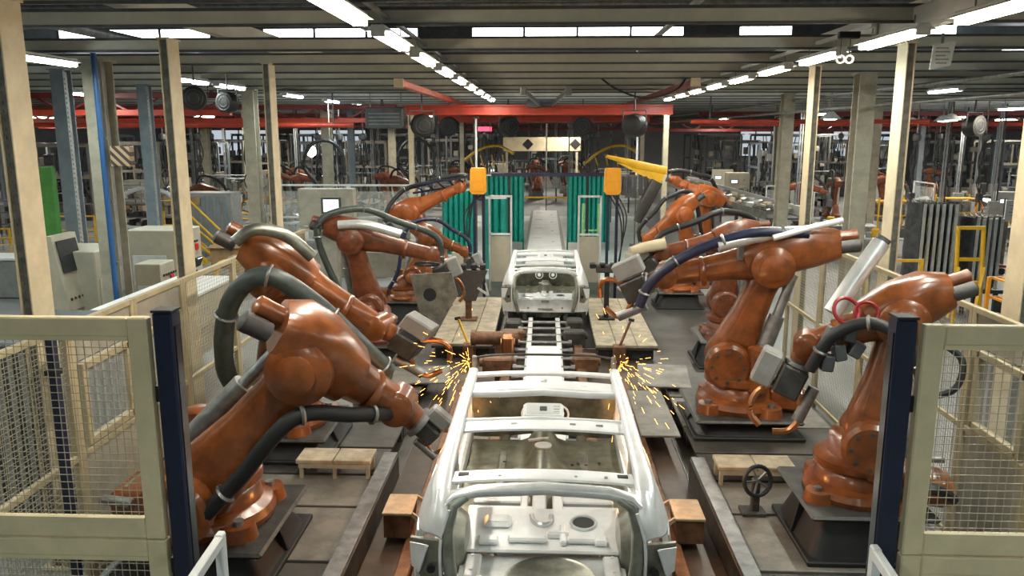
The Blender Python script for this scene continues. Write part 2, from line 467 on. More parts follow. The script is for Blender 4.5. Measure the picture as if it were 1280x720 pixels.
# ================================================================ LAMPS
def lamp_proto(name, label, tube_mt, L=1.5, power=LAMP_W, col=(1, .93, .8), hang=.0, wd=.14):
    r = thing(name, label, 'light')
    m = MB(); m.box((0, 0, .035), (wd, L, .05), bev=.01)
    m.prism([(-wd * .5, -L / 2, .03), (wd * .5, -L / 2, .03), (wd * .9, -L / 2, .0), (-wd * .9, -L / 2, .0)], (0, L, 0)); m.build('housing', 'white', r)
    m = MB(); m.cyl((-.04, -L / 2 + .03, -.03), (-.04, L / 2 - .03, -.03), .026, n=8); m.cyl((.04, -L / 2 + .03, -.03), (.04, L / 2 - .03, -.03), .026, n=8); m.build('tube', tube_mt, r)
    m = MB()
    for s in (-1, 1): m.box((0, s * (L / 2 - .015), -.02), (.14, .03, .07), bev=.006)
    m.split('end_cap', 'white', r)
    if hang:
        m = MB()
        for s in (-1, 1): m.cyl((0, s * L * .35, .05), (0, s * L * .35, hang), .008, n=6)
        m.split('hanger', 'steel', r)
    ld = bpy.data.lights.new(name + '_light', 'AREA'); ld.shape = 'RECTANGLE'; ld.size = .13; ld.size_y = L * .95; ld.energy = power; ld.color = col
    lo = bpy.data.objects.new(name + '_light', ld); COL.objects.link(lo); lo.parent = r; lo.location = (0, 0, -.07)
    return r
lw = Rep(lamp_proto('fluorescent_light', 'x', 'tube_warm', col=(1, .94, .83), hang=.16))
lc = Rep(lamp_proto('fluorescent_light', 'x', 'tube_cool', col=(.90, 1, .94), hang=.16))
for k in range(10): lw.put((-1.66, 4.4 + 2.25 * k, 5.08), 0, 'glowing fluorescent batten in the row above the line of car bodies', 'battens above the car line')
for k in range(10): (lw if k % 3 else lc).put((3.66, 4.6 + 2.2 * k, 5.08), 0, 'glowing fluorescent batten in the row along the white trunking', 'battens along the white trunking')
for y in (6.5, 11, 15.6, 17.6, 22, 26, 30): lc.put((-6.85, y, 5.08), 0, 'cool fluorescent batten over the control cabinets aisle', 'battens over the control cabinets')
for (x, y) in ((8, 8), (8.4, 14), (9.5, 20), (-11, 9), (-11.5, 15), (-12, 21), (-16, 14)): lc.put((x, y, 5.08), 0, 'added cool fluorescent batten for general light over the outer aisle', 'added fill battens over the outer aisles')  # outer rows added to raise the general light of the hall
for (x, y) in ((-1.66, -1), (3.66, -1), (1, -5), (7, .5), (-8, 2.5)): lc.put((x, y, 5.08), 0, 'unseen fluorescent batten added as fill over the near end of the line', 'added fill battens over the near end of the line')  # unseen lamps around and behind the camera, added as fill
# distant hanging lamps
lf = Rep(lamp_proto('hanging_light', 'x', 'tube_warm', L=1.8, power=210, hang=.6, wd=.2))
rnd = random.Random(3)
for (x, y, z) in [(-14, 33, 4.75), (-12, 41, 4.75), (-18, 46, 4.8), (-8, 50, 4.8), (-24, 38, 4.8), (-26, 27, 4.8), (-20, 24.6, 4.8), (-5, 56, 4.8), (-5.5, 38, 4.85),
                  (10, 30, 4.75), (14, 36, 4.7), (9.5, 44, 4.8), (18, 36.6, 4.75), (22, 40, 4.7), (16, 47, 4.8), (25, 30, 4.7), (14, 25, 4.8), (20, 24, 4.8), (28, 50, 4.8), (11, 58, 4.8), (1.2, 42.4, 4.8), (0, 55, 4.8), (20, 56, 4.8)]:
    lf.put((x, y, z), 0, 'fluorescent light hanging over the far part of the hall', 'lights over the far hall')
# dome lamps
r = thing('dome_light', 'white dome lamp hanging from a long pipe', 'light')
m = MB(); m.lathe([(.05, .2), (.12, .17), (.26, .05), (.30, 0), (.28, 0), (.02, .02)], n=20); m.build('shade', 'white', r)
m = MB(); m.lathe([(.02, -.03), (.16, -.02), (.2, .02), (.1, .04)], n=14); m.build('bulb', 'bulb', r)
m = MB(); m.cyl((0, 0, .18), (0, 0, .78), .015, n=6); m.build('stem', 'steel', r)
dl = Rep(r)
for (x, y, z) in ((12.7, 26.1, 4.46), (13.5, 28.3, 4.46), (8.1, 23.6, 4.46), (14.4, 32.7, 4.46)): dl.put((x, snap(y), z), 0, None, 'dome lamps under the pipes')
# bare work lamp far back
r = thing('work_lamp', 'single bright white work lamp among the far machines', 'lamp', (-9.9, 34, 0))
m = MB(); m.cyl((-9.9, 34, 0), (-9.9, 34, 3.1), .03, n=8); m.lathe([(.25, 0), (.22, .03), (.03, .06)], (-9.9, 34, 0)); m.build('stand', 'grey_dark', r)
m = MB(); m.lathe([(.03, 0), (.17, .1), (.2, .25), (.17, .4), (.03, .5)], (-9.9, 33.95, 3.05), n=14); m.build('bulb', 'bulb', r)
# white trunking under the right row
r = thing('light_trunking', 'pale metal trunking that carries a row of fluorescent battens', 'trunking', (3.75, 3, 5.25))
m = MB(); m.box((3.9, 6.3, 5.26), (.3, 6.6, .19), bev=.01); m.build('channel', 'white', r)
m = MB(); m.box((3.9, 9.62, 5.26), (.33, .06, .22), bev=.01); m.build('end_plate', 'grey', r)
m = MB(); m.box((3.66, 18, 5.275), (.06, 17, .04)); m.build('rail', 'white', r)
r = thing('hook_pair', 'pair of white ring hooks hanging below the trunking end', 'hook', (3.5, 9.8, 4.9))
m = MB()
for dx in (-.05, .05): m.ring((3.47 + dx, 9.8, 4.93), (.5, 1, 0), .042, .012, n=16, k=6)
m.split('ring', 'white', r)
m = MB()
for dx in (-.05, .05): m.cyl((3.47 + dx, 9.8, 4.97), (3.47 + dx, 9.8, 5.22), .006, n=6)
m.box((3.5, 9.8, 5.2), (.24, .08, .08), bev=.01); m.build('suspension', 'black', r)
# warm rail strip over left row (light rail)
r = thing('light_rail', 'thin grey mounting rail above the warm fluorescent row', 'rail', (-1.6, 3, 5.2))
m = MB(); m.box((-1.66, 14, 5.275), (.05, 23, .035)); m.build('rail', 'grey', r)
# sign plate at the right column top
r = thing('aisle_sign', 'grey-white sign plate with lines of print at the head of a cream column', 'sign', (4.8, 10.4, 4.8))
m = MB(); m.prism([(4.77, 10.5, 4.86), (5.02, 10.5, 4.92), (5.06, 10.5, 5.2), (4.79, 10.5, 5.16)], (0, .02, 0)); m.build('plate', 'white_grey', r)
m = MB()
for k, (a, b) in enumerate(((.05, .2), (.04, .22), (.05, .17), (.05, .21), (.06, .19))): m.box((4.775 + (a + b) / 2, 10.494, 5.12 - .045 * k), (b - a, .006, .016))
m.stuff('print_line', 'grey', r)
m = MB(); m.bar((4.9, 10.52, 5.15), (4.9, 10.52, 5.3), .03); m.build('bracket', 'steel', r)

# ================================================================ CAR BODIES
def make_car():
    """bare body shell, rear towards -y; origin at the tail, on the floor"""
    r = thing('car_shell', 'x', 'car body')
    for s in (-1, 1):
        m = MB()      # roof rail with A-pillar, running back into the broad D-pillar
        m.loft([(s * .84, 3.75, 1.22), (s * .79, 3.35, 1.46), (s * .715, 2.85, 1.70), (s * .70, 2.5, 1.745), (s * .70, 1.9, 1.765), (s * .695, 1.2, 1.77), (s * .695, .6, 1.755), (s * .70, .34, 1.735), (s * .70, .2, 1.705), (s * .71, .1, 1.61), (s * .73, .06, 1.50)],
               [(.10, .08), (.10, .08), (.10, .085), (.10, .09), (.105, .09), (.11, .09), (.12, .09), (.13, .088), (.14, .08), (.12, .07), (.08, .05)], n=16, e=2.6)
        m.build('roof_rail', 'galv_light', r)
        m = MB()      # D-pillar: sheet shaped as grid from the rail to the lamp corner
        st = [(.32, 1.735, .64, .775), (.20, 1.71, .635, .80), (.10, 1.66, .635, .83), (.03, 1.58, .64, .86), (.0, 1.52, .65, .88), (-.015, 1.46, .67, .895), (-.02, 1.41, .685, .90)]
        rows = []
        for (y, z, x0, x1) in st:
            row = []
            for k in range(8):
                t = k / 7; x = x0 + (x1 - x0) * t
                bul = .045 * math.sin(PI * min(1, t * 1.05))
                row.append((s * x, y + .30 * t ** 3 + (.0 if t < .6 else .1 * (t - .6)), z + bul * .9 - .07 * t * t))
            rows.append(row if s > 0 else row[::-1])
        m.grid(rows, (0, .03, -.03)); m.build('d_pillar', 'galv_light', r, 60)
        m = MB()      # quarter panel with wheel arch
        rows = []
        for i in range(15):
            y = .10 + i * .1
            arch = .86 + (.0 if abs(y - .80) > .36 else math.sqrt(max(0, .36 ** 2 - (y - .80) ** 2)) * .72)
            zt = 1.42 - .02 * math.sin(i)
            zt = 1.40
            row = []
            for k in range(8):
                t = k / 7; z = .78 + (zt - .78) * t if arch <= .87 else arch + (zt - arch) * t
                x = .80 + .115 * math.sin(PI * (.15 + .62 * (z - .7) / .75)) - max(0, .3 - y) ** 2 * .5
                row.append((s * x, y, z))
            rows.append(row if s < 0 else row[::-1])
        m.grid(rows, (-s * .012, 0, 0)); m.build('quarter_panel', 'galv', r, 60)
        m = MB()      # lamp pocket: bright triangular recess on the corner
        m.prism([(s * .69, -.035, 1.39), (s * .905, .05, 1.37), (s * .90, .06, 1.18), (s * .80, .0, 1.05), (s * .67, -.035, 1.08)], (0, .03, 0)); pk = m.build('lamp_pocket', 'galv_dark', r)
        m = MB(); m.prism([(s * .78, -.04, 1.36), (s * .905, .02, 1.35), (s * .90, .03, 1.17), (s * .845, .0, 1.15)], (0, .012, 0)); m.bar((s * .78, -.04, 1.36), (s * .845, -.015, 1.155), .02); m.build('lamp_plate', 'galv_light', pk)
        m = MB(); m.cyl((s * .755, -.05, 1.19), (s * .755, -.03, 1.19), .03, n=12); m.build('lamp_hole', 'black', pk)
        m = MB()      # hatch gutter, dark shaped channel down the side of the opening
        m.loft([(s * .56, -.02, .86), (s * .61, -.02, 1.05), (s * .64, 0, 1.25), (s * .645, .03, 1.45), (s * .61, .07, 1.60), (s * .52, .1, 1.655)], [(.07, .12), (.08, .12), (.085, .12), (.085, .1), (.08, .08), (.06, .06)], up=(0, 1, 0), n=12, e=3)
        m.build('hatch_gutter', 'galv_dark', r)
        m = MB(); m.tube([(s * .67, -.045, .9), (s * .69, -.04, 1.15), (s * .685, -.03, 1.4), (s * .63, .0, 1.6)], .012, n=6, sub=4); m.build('gutter_flange', 'galv_light', r)
        m = MB()      # inner wheel house
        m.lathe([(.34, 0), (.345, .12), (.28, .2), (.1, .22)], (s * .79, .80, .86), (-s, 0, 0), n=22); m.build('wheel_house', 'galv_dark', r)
        m = MB(); m.loft([(s * .83, .95, .78), (s * .84, 2.3, .77), (s * .84, 3.6, .78)], (.12, .16), n=12, e=3.5); m.build('sill', 'galv', r)
        m = MB(); m.loft([(s * .84, 2.08, .84), (s * .84, 2.06, 1.2), (s * .78, 2.04, 1.5), (s * .71, 2.03, 1.74)], [(.1, .16), (.09, .13), (.08, .11), (.08, .1)], up=(0, 1, 0), n=12, e=3.5); m.build('b_pillar', 'galv', r)
        m = MB(); m.loft([(s * .85, 1.3, 1.38), (s * .78, 1.16, 1.58), (s * .71, 1.05, 1.74)], [(.08, .18), (.07, .13), (.07, .12)], up=(0, 1, 0), n=12, e=3.5); m.build('c_pillar', 'galv', r)
        m = MB(); m.loft([(s * .82, 3.62, .84), (s * .83, 3.7, 1.1), (s * .83, 3.75, 1.28)], (.1, .2), up=(0, 1, 0), n=12, e=3.5); m.build('a_post', 'galv', r)
    def bow(x, y, z, crown, w_, h, mt, name, n=9):
        P = [(x * (2 * k / (n - 1) - 1), y, z + crown * (1 - (2 * k / (n - 1) - 1) ** 2)) for k in range(n)]
        m = MB(); m.loft(P, (w_, h), n=12, e=5); return m.build(name, mt, r)
    bow(.66, 2.66, 1.725, .025, .10, .035, 'galv_light', 'front_bow')
    o = bow(.66, 2.22, 1.735, .03, .26, .03, 'galv_light', 'front_header')
    m = MB(); m.loft([(-.66, 2.05, 1.73), (-.4, 2.03, 1.74), (0, 2.05, 1.755), (.4, 2.03, 1.74), (.66, 2.05, 1.73)], (.05, .06), n=10); m.build('header_lip', 'galv_light', o)
    m = MB(); m.lathe([(.03, 0), (.03, .03), (.012, .035)], (0, 2.3, 1.765)); m.box((-.3, 2.2, 1.768), (.2, .03, .008)); m.box((.3, 2.2, 1.768), (.2, .03, .008)); m.split('header_fitting', 'galv', o)
    o = bow(.66, 1.2, 1.73, .03, .22, .03, 'galv_light', 'mid_bow')
    m = MB()
    for x in (-.42, -.2, .2, .42): m.box((x, 1.2, 1.768 - .03 * (x / .66) ** 2), (.13, .05, .012), bev=.004)
    m.stuff('bow_slot', 'galv_dark', o)
    m = MB(); m.loft([(-.66, 1.31, 1.745), (0, 1.31, 1.775), (.66, 1.31, 1.745)], (.03, .04), n=8); m.build('bow_lip', 'galv_light', o)
    # console box on the mid bow
    o = None
    m = MB(); m.box((-.0, 1.42, 1.80), (.34, .17, .05), M.Rotation(.5, 3, 'X'), bev=.025); o = m.build('roof_console', 'white', r)
    m = MB(); m.box((.0, 1.41, 1.826), (.06, .05, .012), M.Rotation(.5, 3, 'X'), bev=.004); m.build('console_hole', 'grey_dark', o)
    m = MB()
    for dz in (-.03, .0, .03): m.box((.11, 1.41 + dz * .9, 1.826 + dz * .49), (.05, .012, .012), M.Rotation(.5, 3, 'X'))
    m.box((0, 1.42, 1.815), (.30, .14, .03), M.Rotation(.5, 3, 'X'), bev=.02); m.split('console_rib', 'white_grey', o)
    # rear header plate + hatch head tube
    o = bow(.63, .30, 1.70, .03, .17, .03, 'galv_light', 'rear_header')
    m = MB()
    for s in (-1, 1): m.box((s * .56, .31, 1.722), (.075, .05, .012), bev=.004)
    m.split('hinge_hole', 'black', o)
    m = MB()
    for x in (-.38, -.1, .15, .36): m.box((x, .27, 1.738 - .03 * (x / .63) ** 2), (.05, .012, .008)); m.cyl((x + .08, .26, 1.73), (x + .08, .26, 1.742), .012, n=8)
    m.stuff('header_bolt', 'galv_dark', o)
    m = MB(); m.loft([(-.70, .04, 1.50), (-.68, .08, 1.585), (-.61, .115, 1.645), (-.45, .135, 1.68), (0, .15, 1.70), (.45, .135, 1.68), (.61, .115, 1.645), (.68, .08, 1.585), (.70, .04, 1.50)], [(.07, .07), (.085, .08), (.1, .08), (.11, .08), (.11, .08), (.11, .08), (.1, .08), (.085, .08), (.07, .07)], n=12, e=2.5)
    m.build('hatch_head', 'galv', r)
    # cowl and dash
    bow(.80, 3.72, 1.20, .02, .16, .06, 'galv', 'cowl')
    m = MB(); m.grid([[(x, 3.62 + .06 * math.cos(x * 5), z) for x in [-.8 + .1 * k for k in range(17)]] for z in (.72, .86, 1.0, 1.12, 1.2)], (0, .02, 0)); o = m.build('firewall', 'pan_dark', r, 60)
    m = MB()
    for x in (-.15, .19): m.ring((x, 3.55, 1.0), (0, -1, .4), .09, .012, n=20, k=6); m.cyl((x, 3.57, 1.0), (x, 3.56, 1.004), .045, n=14)
    m.stuff('grommet', 'galv_light', o)
    # floor pan with tunnel and ribs
    rows = []
    for y in [1.2 + .2 * k for k in range(12)]:
        rows.append([(x, y, .73 + (.16 * math.exp(-(x / .14) ** 4)) + (.02 if int((y - 1.3) / .2) % 3 == 0 else 0) + .05 * max(0, y - 3.0)) for x in [-.8 + .08 * k for k in range(21)]])
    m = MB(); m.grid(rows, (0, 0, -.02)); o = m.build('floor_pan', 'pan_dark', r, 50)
    m = MB(); m.cyl((.0, 2.9, .885), (0, 2.9, .90), .09, n=16); m.box((-.05, 3.05, .9), (.22, .03, .02), .3); m.split('tunnel_cover', 'galv', o)
    m = MB()
    for (x, y) in ((.3, 2.75), (.36, 2.78), (.44, 2.74), (.58, 2.8), (-.4, 2.8)): m.cyl((x, y, .745), (x, y, .752), .018, n=8)
    m.stuff('floor_hole', 'black', o)
    # cross members (bright) under the rear seat
    for (x, y, w_, d, z, h) in ((-.36, 1.62, .5, .12, .88, .06), (.37, 1.62, .5, .12, .88, .06), (-.36, 1.40, .56, .1, .90, .06), (.37, 1.40, .56, .1, .9, .06), (-.03, 1.52, .12, .5, .93, .05), (.13, 1.52, .09, .5, .93, .05), (-.16, 1.52, .07, .5, .9, .05)):
        m = MB(); m.box((x, y, z), (w_, d, h), bev=.012); m.build('cross_member', 'galv_light', r)
    # seat panel with embossments and one oval opening
    SY = -.20
    m = MB(); m.box((0, 1.14 + SY, .97), (1.24, .62, .03), M.Rotation(.08, 3, 'X'), bev=.012); sp = m.build('seat_panel', 'galv_light', r)
    RX = M.Rotation(.08, 3, 'X')
    m = MB(); m.box((-.36, 1.2 + SY, 1.01), (.22, .16, .05), RX, bev=.025); m.build('boss', 'galv_light', sp)
    m = MB(); m.box((-.36, 1.2 + SY, 1.037), (.17, .11, .012), RX, bev=.006); m.build('boss_plate', 'galv', sp)
    m = MB(); m.tube([(-.09, 1.32 + SY, 1.005), (-.07, 1.22 + SY, 1.005), (0, 1.17 + SY, 1.003), (.06, 1.22 + SY, 1.005), (.07, 1.32 + SY, 1.005)], .022, n=8, sub=4); m.build('hook_rib', 'galv', sp)
    m = MB(); m.ring((.33, 1.22 + SY, .998), (0, -.08, 1), .10, .015, n=26, k=6); m.build('hole_rim', 'galv', sp)
    m = MB(); m.lathe([(.09, 0), (.09, .006)], (.33, 1.22 + SY, .995), (0, -.08, 1), n=24); m.build('panel_hole', 'black', sp)
    m = MB()
    for (x, y, w_, d, h) in ((.16, 1.02, .05, .26, .05), (.12, 1.02, .17, .05, .06), (.3, .95, .22, .07, .045), (-.12, .95, .3, .07, .045), (.45, .93, .1, .09, .05), (-.42, .92, .16, .09, .05)): m.box((x, y + SY, .985 + h / 4), (w_, d, h), RX, bev=.014)
    m.split('bracket', 'galv_light', sp)
    # boot floor with spare wheel well
    cx, cy, R = .06, .30, .325
    m = MB(); n = 40; outer = []; inner = []
    for i in range(n):
        a = 2 * PI * i / n; c, q = math.cos(a), math.sin(a)
        k = 1 / max(abs(c) / .62, abs(q) / .36); outer.append((cx * 0 + c * k, cy + q * k, .90)); inner.append((cx + c * R, cy + q * R, .90))
    m.add(outer + inner, [(i, (i + 1) % n, n + (i + 1) % n, n + i) for i in range(n)])
    bf = m.build('boot_floor', 'galv', r)
    m = MB(); m.lathe([(R, 0), (R + .02, .012), (R - .005, -.02), (R - .03, -.16), (.06, -.17), (.0, -.15)], (cx, cy, .90), n=40); m.build('wheel_well', 'galv_dark', bf)
    m = MB()
    for x in (-.18, -.06, .08, .2, .3): m.box((x, cy, .742), (.012, .5, .012))
    m.stuff('well_rib', 'galv', bf)
    m = MB()
    for s in (-1, 1): m.box((s * .52, .32, .915), (.12, .62, .04), bev=.012)
    for y in (.2, .4, .6):
        for s in (-1, 1): m.cyl((s * .53, y, .93), (s * .53, y, .942), .014, n=8)
    m.split('boot_rail', 'galv_light', bf)
    # rear end panel (visible on the second shell)
    rows = []
    for z in (.86, .92, 1.0, 1.06, 1.12): rows.append([(x, -.03 + .12 * (x / .88) ** 4 + .02 * math.sin((z - .86) * 12), z) for x in [-.88 + .11 * k for k in range(17)]])
    m = MB(); m.grid(rows, (0, .03, 0)); o = m.build('rear_panel', 'galv', r, 60)
    m = MB()
    for s in (-1, 1): m.cyl((s * .35, -.03, .95), (s * .35, -.012, .95), .02, n=10)
    m.box((0, -.035, .93), (.3, .02, .03), bev=.006); m.box((0, -.02, 1.09), (.16, .03, .05), bev=.008); m.build('latch_plate', 'galv_dark', o)
    m = MB()
    for s in (-1, 1): m.bar((s * .42, .1, .72), (s * .42, 3.6, .68), .1, .12, .02)
    for y in (.6, 1.5, 2.4, 3.2): m.bar((-.7, y, .70), (.7, y, .70), .1, .08, .02)
    m.split('chassis_rail', 'galv_dark', r)
    return r
car = Rep(make_car())
car.put((0, 4.98, 0), 0, 'bare silver car body shell at the welding station between the black fence posts')
car.put((0.02, 16.1, -.40), 0, 'bare silver car body shell further along the line between the yellow boxes')
# clamp bar across the front of the first shell
r = thing('clamp_bar', 'thin dark clamp bar across the front of the nearer car body', 'clamp bar', (0, 8.0, 1.7))
m = MB(); m.tube([(-.72, 8.0, 1.80), (-.4, 8.0, 1.835), (.4, 8.0, 1.835), (.72, 8.0, 1.80)], .012, n=8, sub=4); m.build('bar', 'steel_dark', r)
m = MB()
for s in (-1, 1): m.box((s * .72, 8.0, 1.76), (.05, .06, .12), bev=.01)
m.split('jaw', 'steel', r)
# jig posts carrying the first shell
for y in (6.2, 7.9):
    for s in (-1, 1):
        r = thing('jig_post', 'dark steel jig post holding the nearer car body by its sill', 'jig post', (s * .83, y, 0), 'jig posts')
        m = MB(); m.box((s * .83, y, .03), (.3, .3, .06), bev=.01); m.build('foot', 'steel_dark', r)
        m = MB(); m.bar((s * .83, y, .06), (s * .83, y, .56), .12, .12, .01); m.build('post', 'brown_steel', r)
        m = MB(); m.box((s * .83, y, .61), (.2, .16, .09), bev=.01); m.build('cradle', 'steel', r)

# ================================================================ CONVEYOR AND DECKS
cv = thing('conveyor', 'low conveyor with twin rails and rollers running under the car bodies', 'conveyor', (0, 9, 0))
for s in (-1, 1):
    m = MB(); m.box((s * .27, 12.4, .34), (.09, 7.0, .10), bev=.01); m.build('side_rail', 'white_grey', cv)
    m = MB(); m.box((s * .62, 12.3, .16), (.16, 6.8, .22), bev=.02); m.build('side_beam', 'brown_steel', cv)
m0 = None
for k in range(13):
    y = 9.3 + .52 * k
    m = MB(); m.cyl((-.46, y, .37), (.46, y, .37), .035, n=10); m.cyl((-.5, y, .37), (-.44, y, .37), .055, n=10); m.cyl((.44, y, .37), (.5, y, .37), .055, n=10)
    m.build('roller', 'steel', cv)
for k in range(6):
    y = 9.4 + 1.1 * k
    for s in (-1, 1): m = MB(); m.bar((s * .27, y, 0), (s * .27, y, .3), .08); m.build('leg', 'brown_steel', cv)
m = MB(); m.box((0, 11.3, .40), (.56, 4.6, .03), bev=.006); pl = m.build('cover_plate', 'white', cv)
m = MB(); m.box((0, 9.7, .42), (.22, 1.0, .02)); m.build('slot_strip', 'white_grey', pl)
for (x, y, z, w_, d, h, mt) in ((-.75, 12.6, .35, .5, .3, .3, 'brown_steel'), (.7, 12.9, .3, .4, .35, .3, 'brown_steel'), (-.56, 14.3, .4, .4, .25, .25, 'brown_steel'), (-.62, 13.3, .5, .2, .25, .35, 'copper'), (.56, 14.4, .35, .4, .3, .3, 'steel_dark'), (-.62, 10.8, .3, .25, .4, .35, 'steel_dark'), (.62, 10.4, .3, .25, .5, .3, 'steel_dark'), (-.6, 15.2, .3, .3, .4, .4, 'steel_dark'), (.6, 15.3, .3, .3, .4, .4, 'steel_dark')):
    m = MB(); m.box((x, y, z), (w_, d, h), bev=.03); m.cyl((x - w_ * .6, y, z + .05), (x + w_ * .6, y, z + .05), .07, n=10); m.bar((x, y, 0), (x, y, z), .1); m.build('drive_unit', mt, cv)
m = MB(); m.cyl((-1.25, 13.6, .55), (-.45, 13.6, .55), .12, n=16); m.cyl((-1.28, 13.6, .55), (-1.2, 13.6, .55), .14, n=16); m.bar((-.8, 13.6, 0), (-.8, 13.6, .5), .12); m.build('drum_motor', 'brown_steel', cv)
# lifting posts of the second shell
for (x, y) in ((-.52, 15.95), (.62, 15.95), (-.52, 18.6), (.62, 18.6)):
    r = thing('lift_post', 'short teal lifting post under the farther car body', 'lift post', (x, y, 0), 'teal lift posts')
    m = MB(); m.bar((x, y, 0), (x, y, .20), .12, .12, .01); m.build('post', 'teal', r)
    m = MB(); m.box((x, y, .21), (.2, .2, .02)); m.build('pad', 'steel_dark', r)
# white plate conveyor leading away
cw = thing('plate_conveyor', 'white plate conveyor leading away beyond the farther car body', 'conveyor', (0, 27, 0))
for k in range(6):
    y = 21.6 + 3.0 * k
    m = MB(); m.box((0, y, .42), (1.1, 2.9, .05), bev=.01); p = m.build('plate', 'white', cw)
    m = MB(); m.box((.28, y - .6, .446), (.1, .08, .01)); m.box((-.25, y + .3, .446), (.3, .05, .01)); m.split('plate_mark', 'grey', p)
for s in (-1, 1):
    m = MB(); m.box((s * .6, 29, .36), (.1, 18, .16), bev=.01); m.build('edge_rail', 'grey', cw)
    for k in range(5): m = MB(); m.bar((s * .55, 21.5 + 4 * k, 0), (s * .55, 21.5 + 4 * k, .4), .1); m.build('leg', 'grey', cw)

ORD = ['first', 'second', 'third', 'fourth', 'fifth', 'sixth', 'seventh']
# pit floor under the cars and side rails
m = MB(); m.box((0, 9.2, .006), (3.46, 11.4, .012)); m.build('floor_strip', 'pit', FLOOR)
for s in (-1, 1): m = MB(); m.box((s * 2.92, 12.6, .005), (2.36, 18.6, .01)); m.build('cell_floor', 'cell_floor', FLOOR)
m = MB(); m.box((0, 18.6, .004), (3.46, 7.2, .008)); m.build('cell_floor', 'cell_floor', FLOOR)
m = MB(); m.box((0, 31, .004), (9, 17.4, .008)); m.build('painted_floor', 'pale_floor', FLOOR)
for s in (-1, 1):
    tag_ = 'black-pedestal robot side' if s < 0 else 'wheeled tool side'
    m = MB(); m.box((s * 1.3, 8.6, .05), (.14, 8.0, .09), bev=.012); tag(m.build('floor_rail', 'brown_steel'), 'long rusty brown rail on the floor on the ' + tag_, 'rail')
    r = thing('deck_curb', 'long dark steel curb edging the floor deck on the ' + tag_, 'curb', (s * 1.78, 6.5, 0))
    m = MB(); m.box((s * 1.78, 6.7, .15), (.09, 4.6, .3), bev=.01); m.build('curb', 'steel_dark', r)
    m = MB(); m.box((s * 1.83, 6.7, .31), (.16, 4.6, .02), bev=.004); m.build('cap_strip', 'steel', r)
    # deck plates
    k = 0
    for (y0, y1, z) in ((3.6, 6.6, .24), (6.65, 7.7, .24), (7.75, 8.5, .24), (8.55, 9.3, .24), (9.35, 10.2, .24), (10.25, 11.4, .24), (11.45, 12.7, .24)):
        m = MB(); m.box((s * 2.85, (y0 + y1) / 2, z - .02), (1.95, y1 - y0, .04), bev=.006)
        r = thing('deck_plate', ORD[k] + ' grey steel deck plate from the mesh fence, ' + tag_, 'deck plate', (s * 2.85, (y0 + y1) / 2, 0), 'deck plates on the ' + tag_)
        m.build('sheet', ('deck', 'deck_light', 'deck_light', 'deck', 'deck', 'deck_light', 'deck')[k], r)
        m = MB()
        for x in (1.95, 3.75):
            for y in (y0 + .06, y1 - .06): m.box((s * x, y, (z - .04) / 2), (.1, .1, z - .04))
        m.split('bearer', 'steel_dark', r); k += 1
    # raised plank walkway
    r = thing('plank_step', 'raised beige plank step on the ' + tag_, 'step', (s * 2.36, 8.55, 0))
    for i in range(2):
        m = MB(); m.box((s * (2.15 + .43 * i), 8.55, .45), (.42, .36, .05), bev=.008); m.build('plank', 'plank', r)
    m = MB()
    for x in (1.98, 2.36, 2.74): m.bar((s * x, 8.42, .24), (s * x, 8.42, .43), .04); m.bar((s * x, 8.68, .24), (s * x, 8.68, .43), .04)
    m.bar((s * 1.96, 8.40, .40), (s * 2.76, 8.40, .40), .05); m.build('frame', 'cream_grey', r)
    # cream step boxes at the curb
    r = thing('guide_box', 'guide box with two arms beside the nearer car body, ' + tag_, 'guide box', (s * 1.45, 7.6, 0))
    m = MB(); m.box((s * 1.45, 7.55, .36), (.30, .44, .03), bev=.006); m.build('top_plate', 'plank', r)
    m = MB(); m.prism([(s * 1.31, 7.35, .345), (s * 1.59, 7.35, .345), (s * 1.59, 7.35, .1), (s * 1.34, 7.35, .1)], (0, .4, 0)); m.build('body', 'brown_steel', r)
    m = MB(); m.bar((s * 1.31, 7.36, .36), (s * 1.05, 7.28, .22), .025, .04); m.bar((s * 1.31, 7.74, .36), (s * 1.07, 7.68, .24), .025, .04); m.split('arm', 'plank', r)
    m = MB(); m.bar((s * 1.4, 7.55, 0), (s * 1.4, 7.55, .2), .12); m.build('foot', 'steel_dark', r)
    # light plank platforms beside the second shell
    r = thing('plank_platform', 'pale board platform beside the farther car body, ' + tag_, 'platform', (s * 1.42, 16, 0))
    for i in range(3):
        m = MB(); m.box((s * (1.13 + .375 * i), 16.2, .28), (.365, 4.2, .05), bev=.006); m.build('board', 'plank', r)
    m = MB(); m.box((s * 1.5, 16.2, .235), (1.12, 4.2, .04)); m.box((s * 1.5, 14.25, .12), (1.0, .08, .2)); m.box((s * 1.5, 18.2, .12), (1.0, .08, .2)); m.build('frame', 'steel_dark', r)
    # foot lever on the platform edge
    r = thing('hand_lever', 'hand lever leaning at the pale platform on the ' + tag_, 'lever', (s * 1.4, 14.0, 0))
    m = MB(); m.box((s * 1.35, 13.9, .18), (.22, .22, .36), bev=.015); m.build('mount', 'brown_steel', r)
    m = MB(); m.bar((s * 1.36, 13.9, .36), (s * 1.56, 14.1, .78), .035, .05, .008); m.build('shaft', 'yellow' if s < 0 else 'brown_steel', r)
    m = MB(); m.cyl((s * 1.52, 14.1, .79), (s * 1.62, 14.1, .77), .03, n=10); m.build('grip', 'black', r)
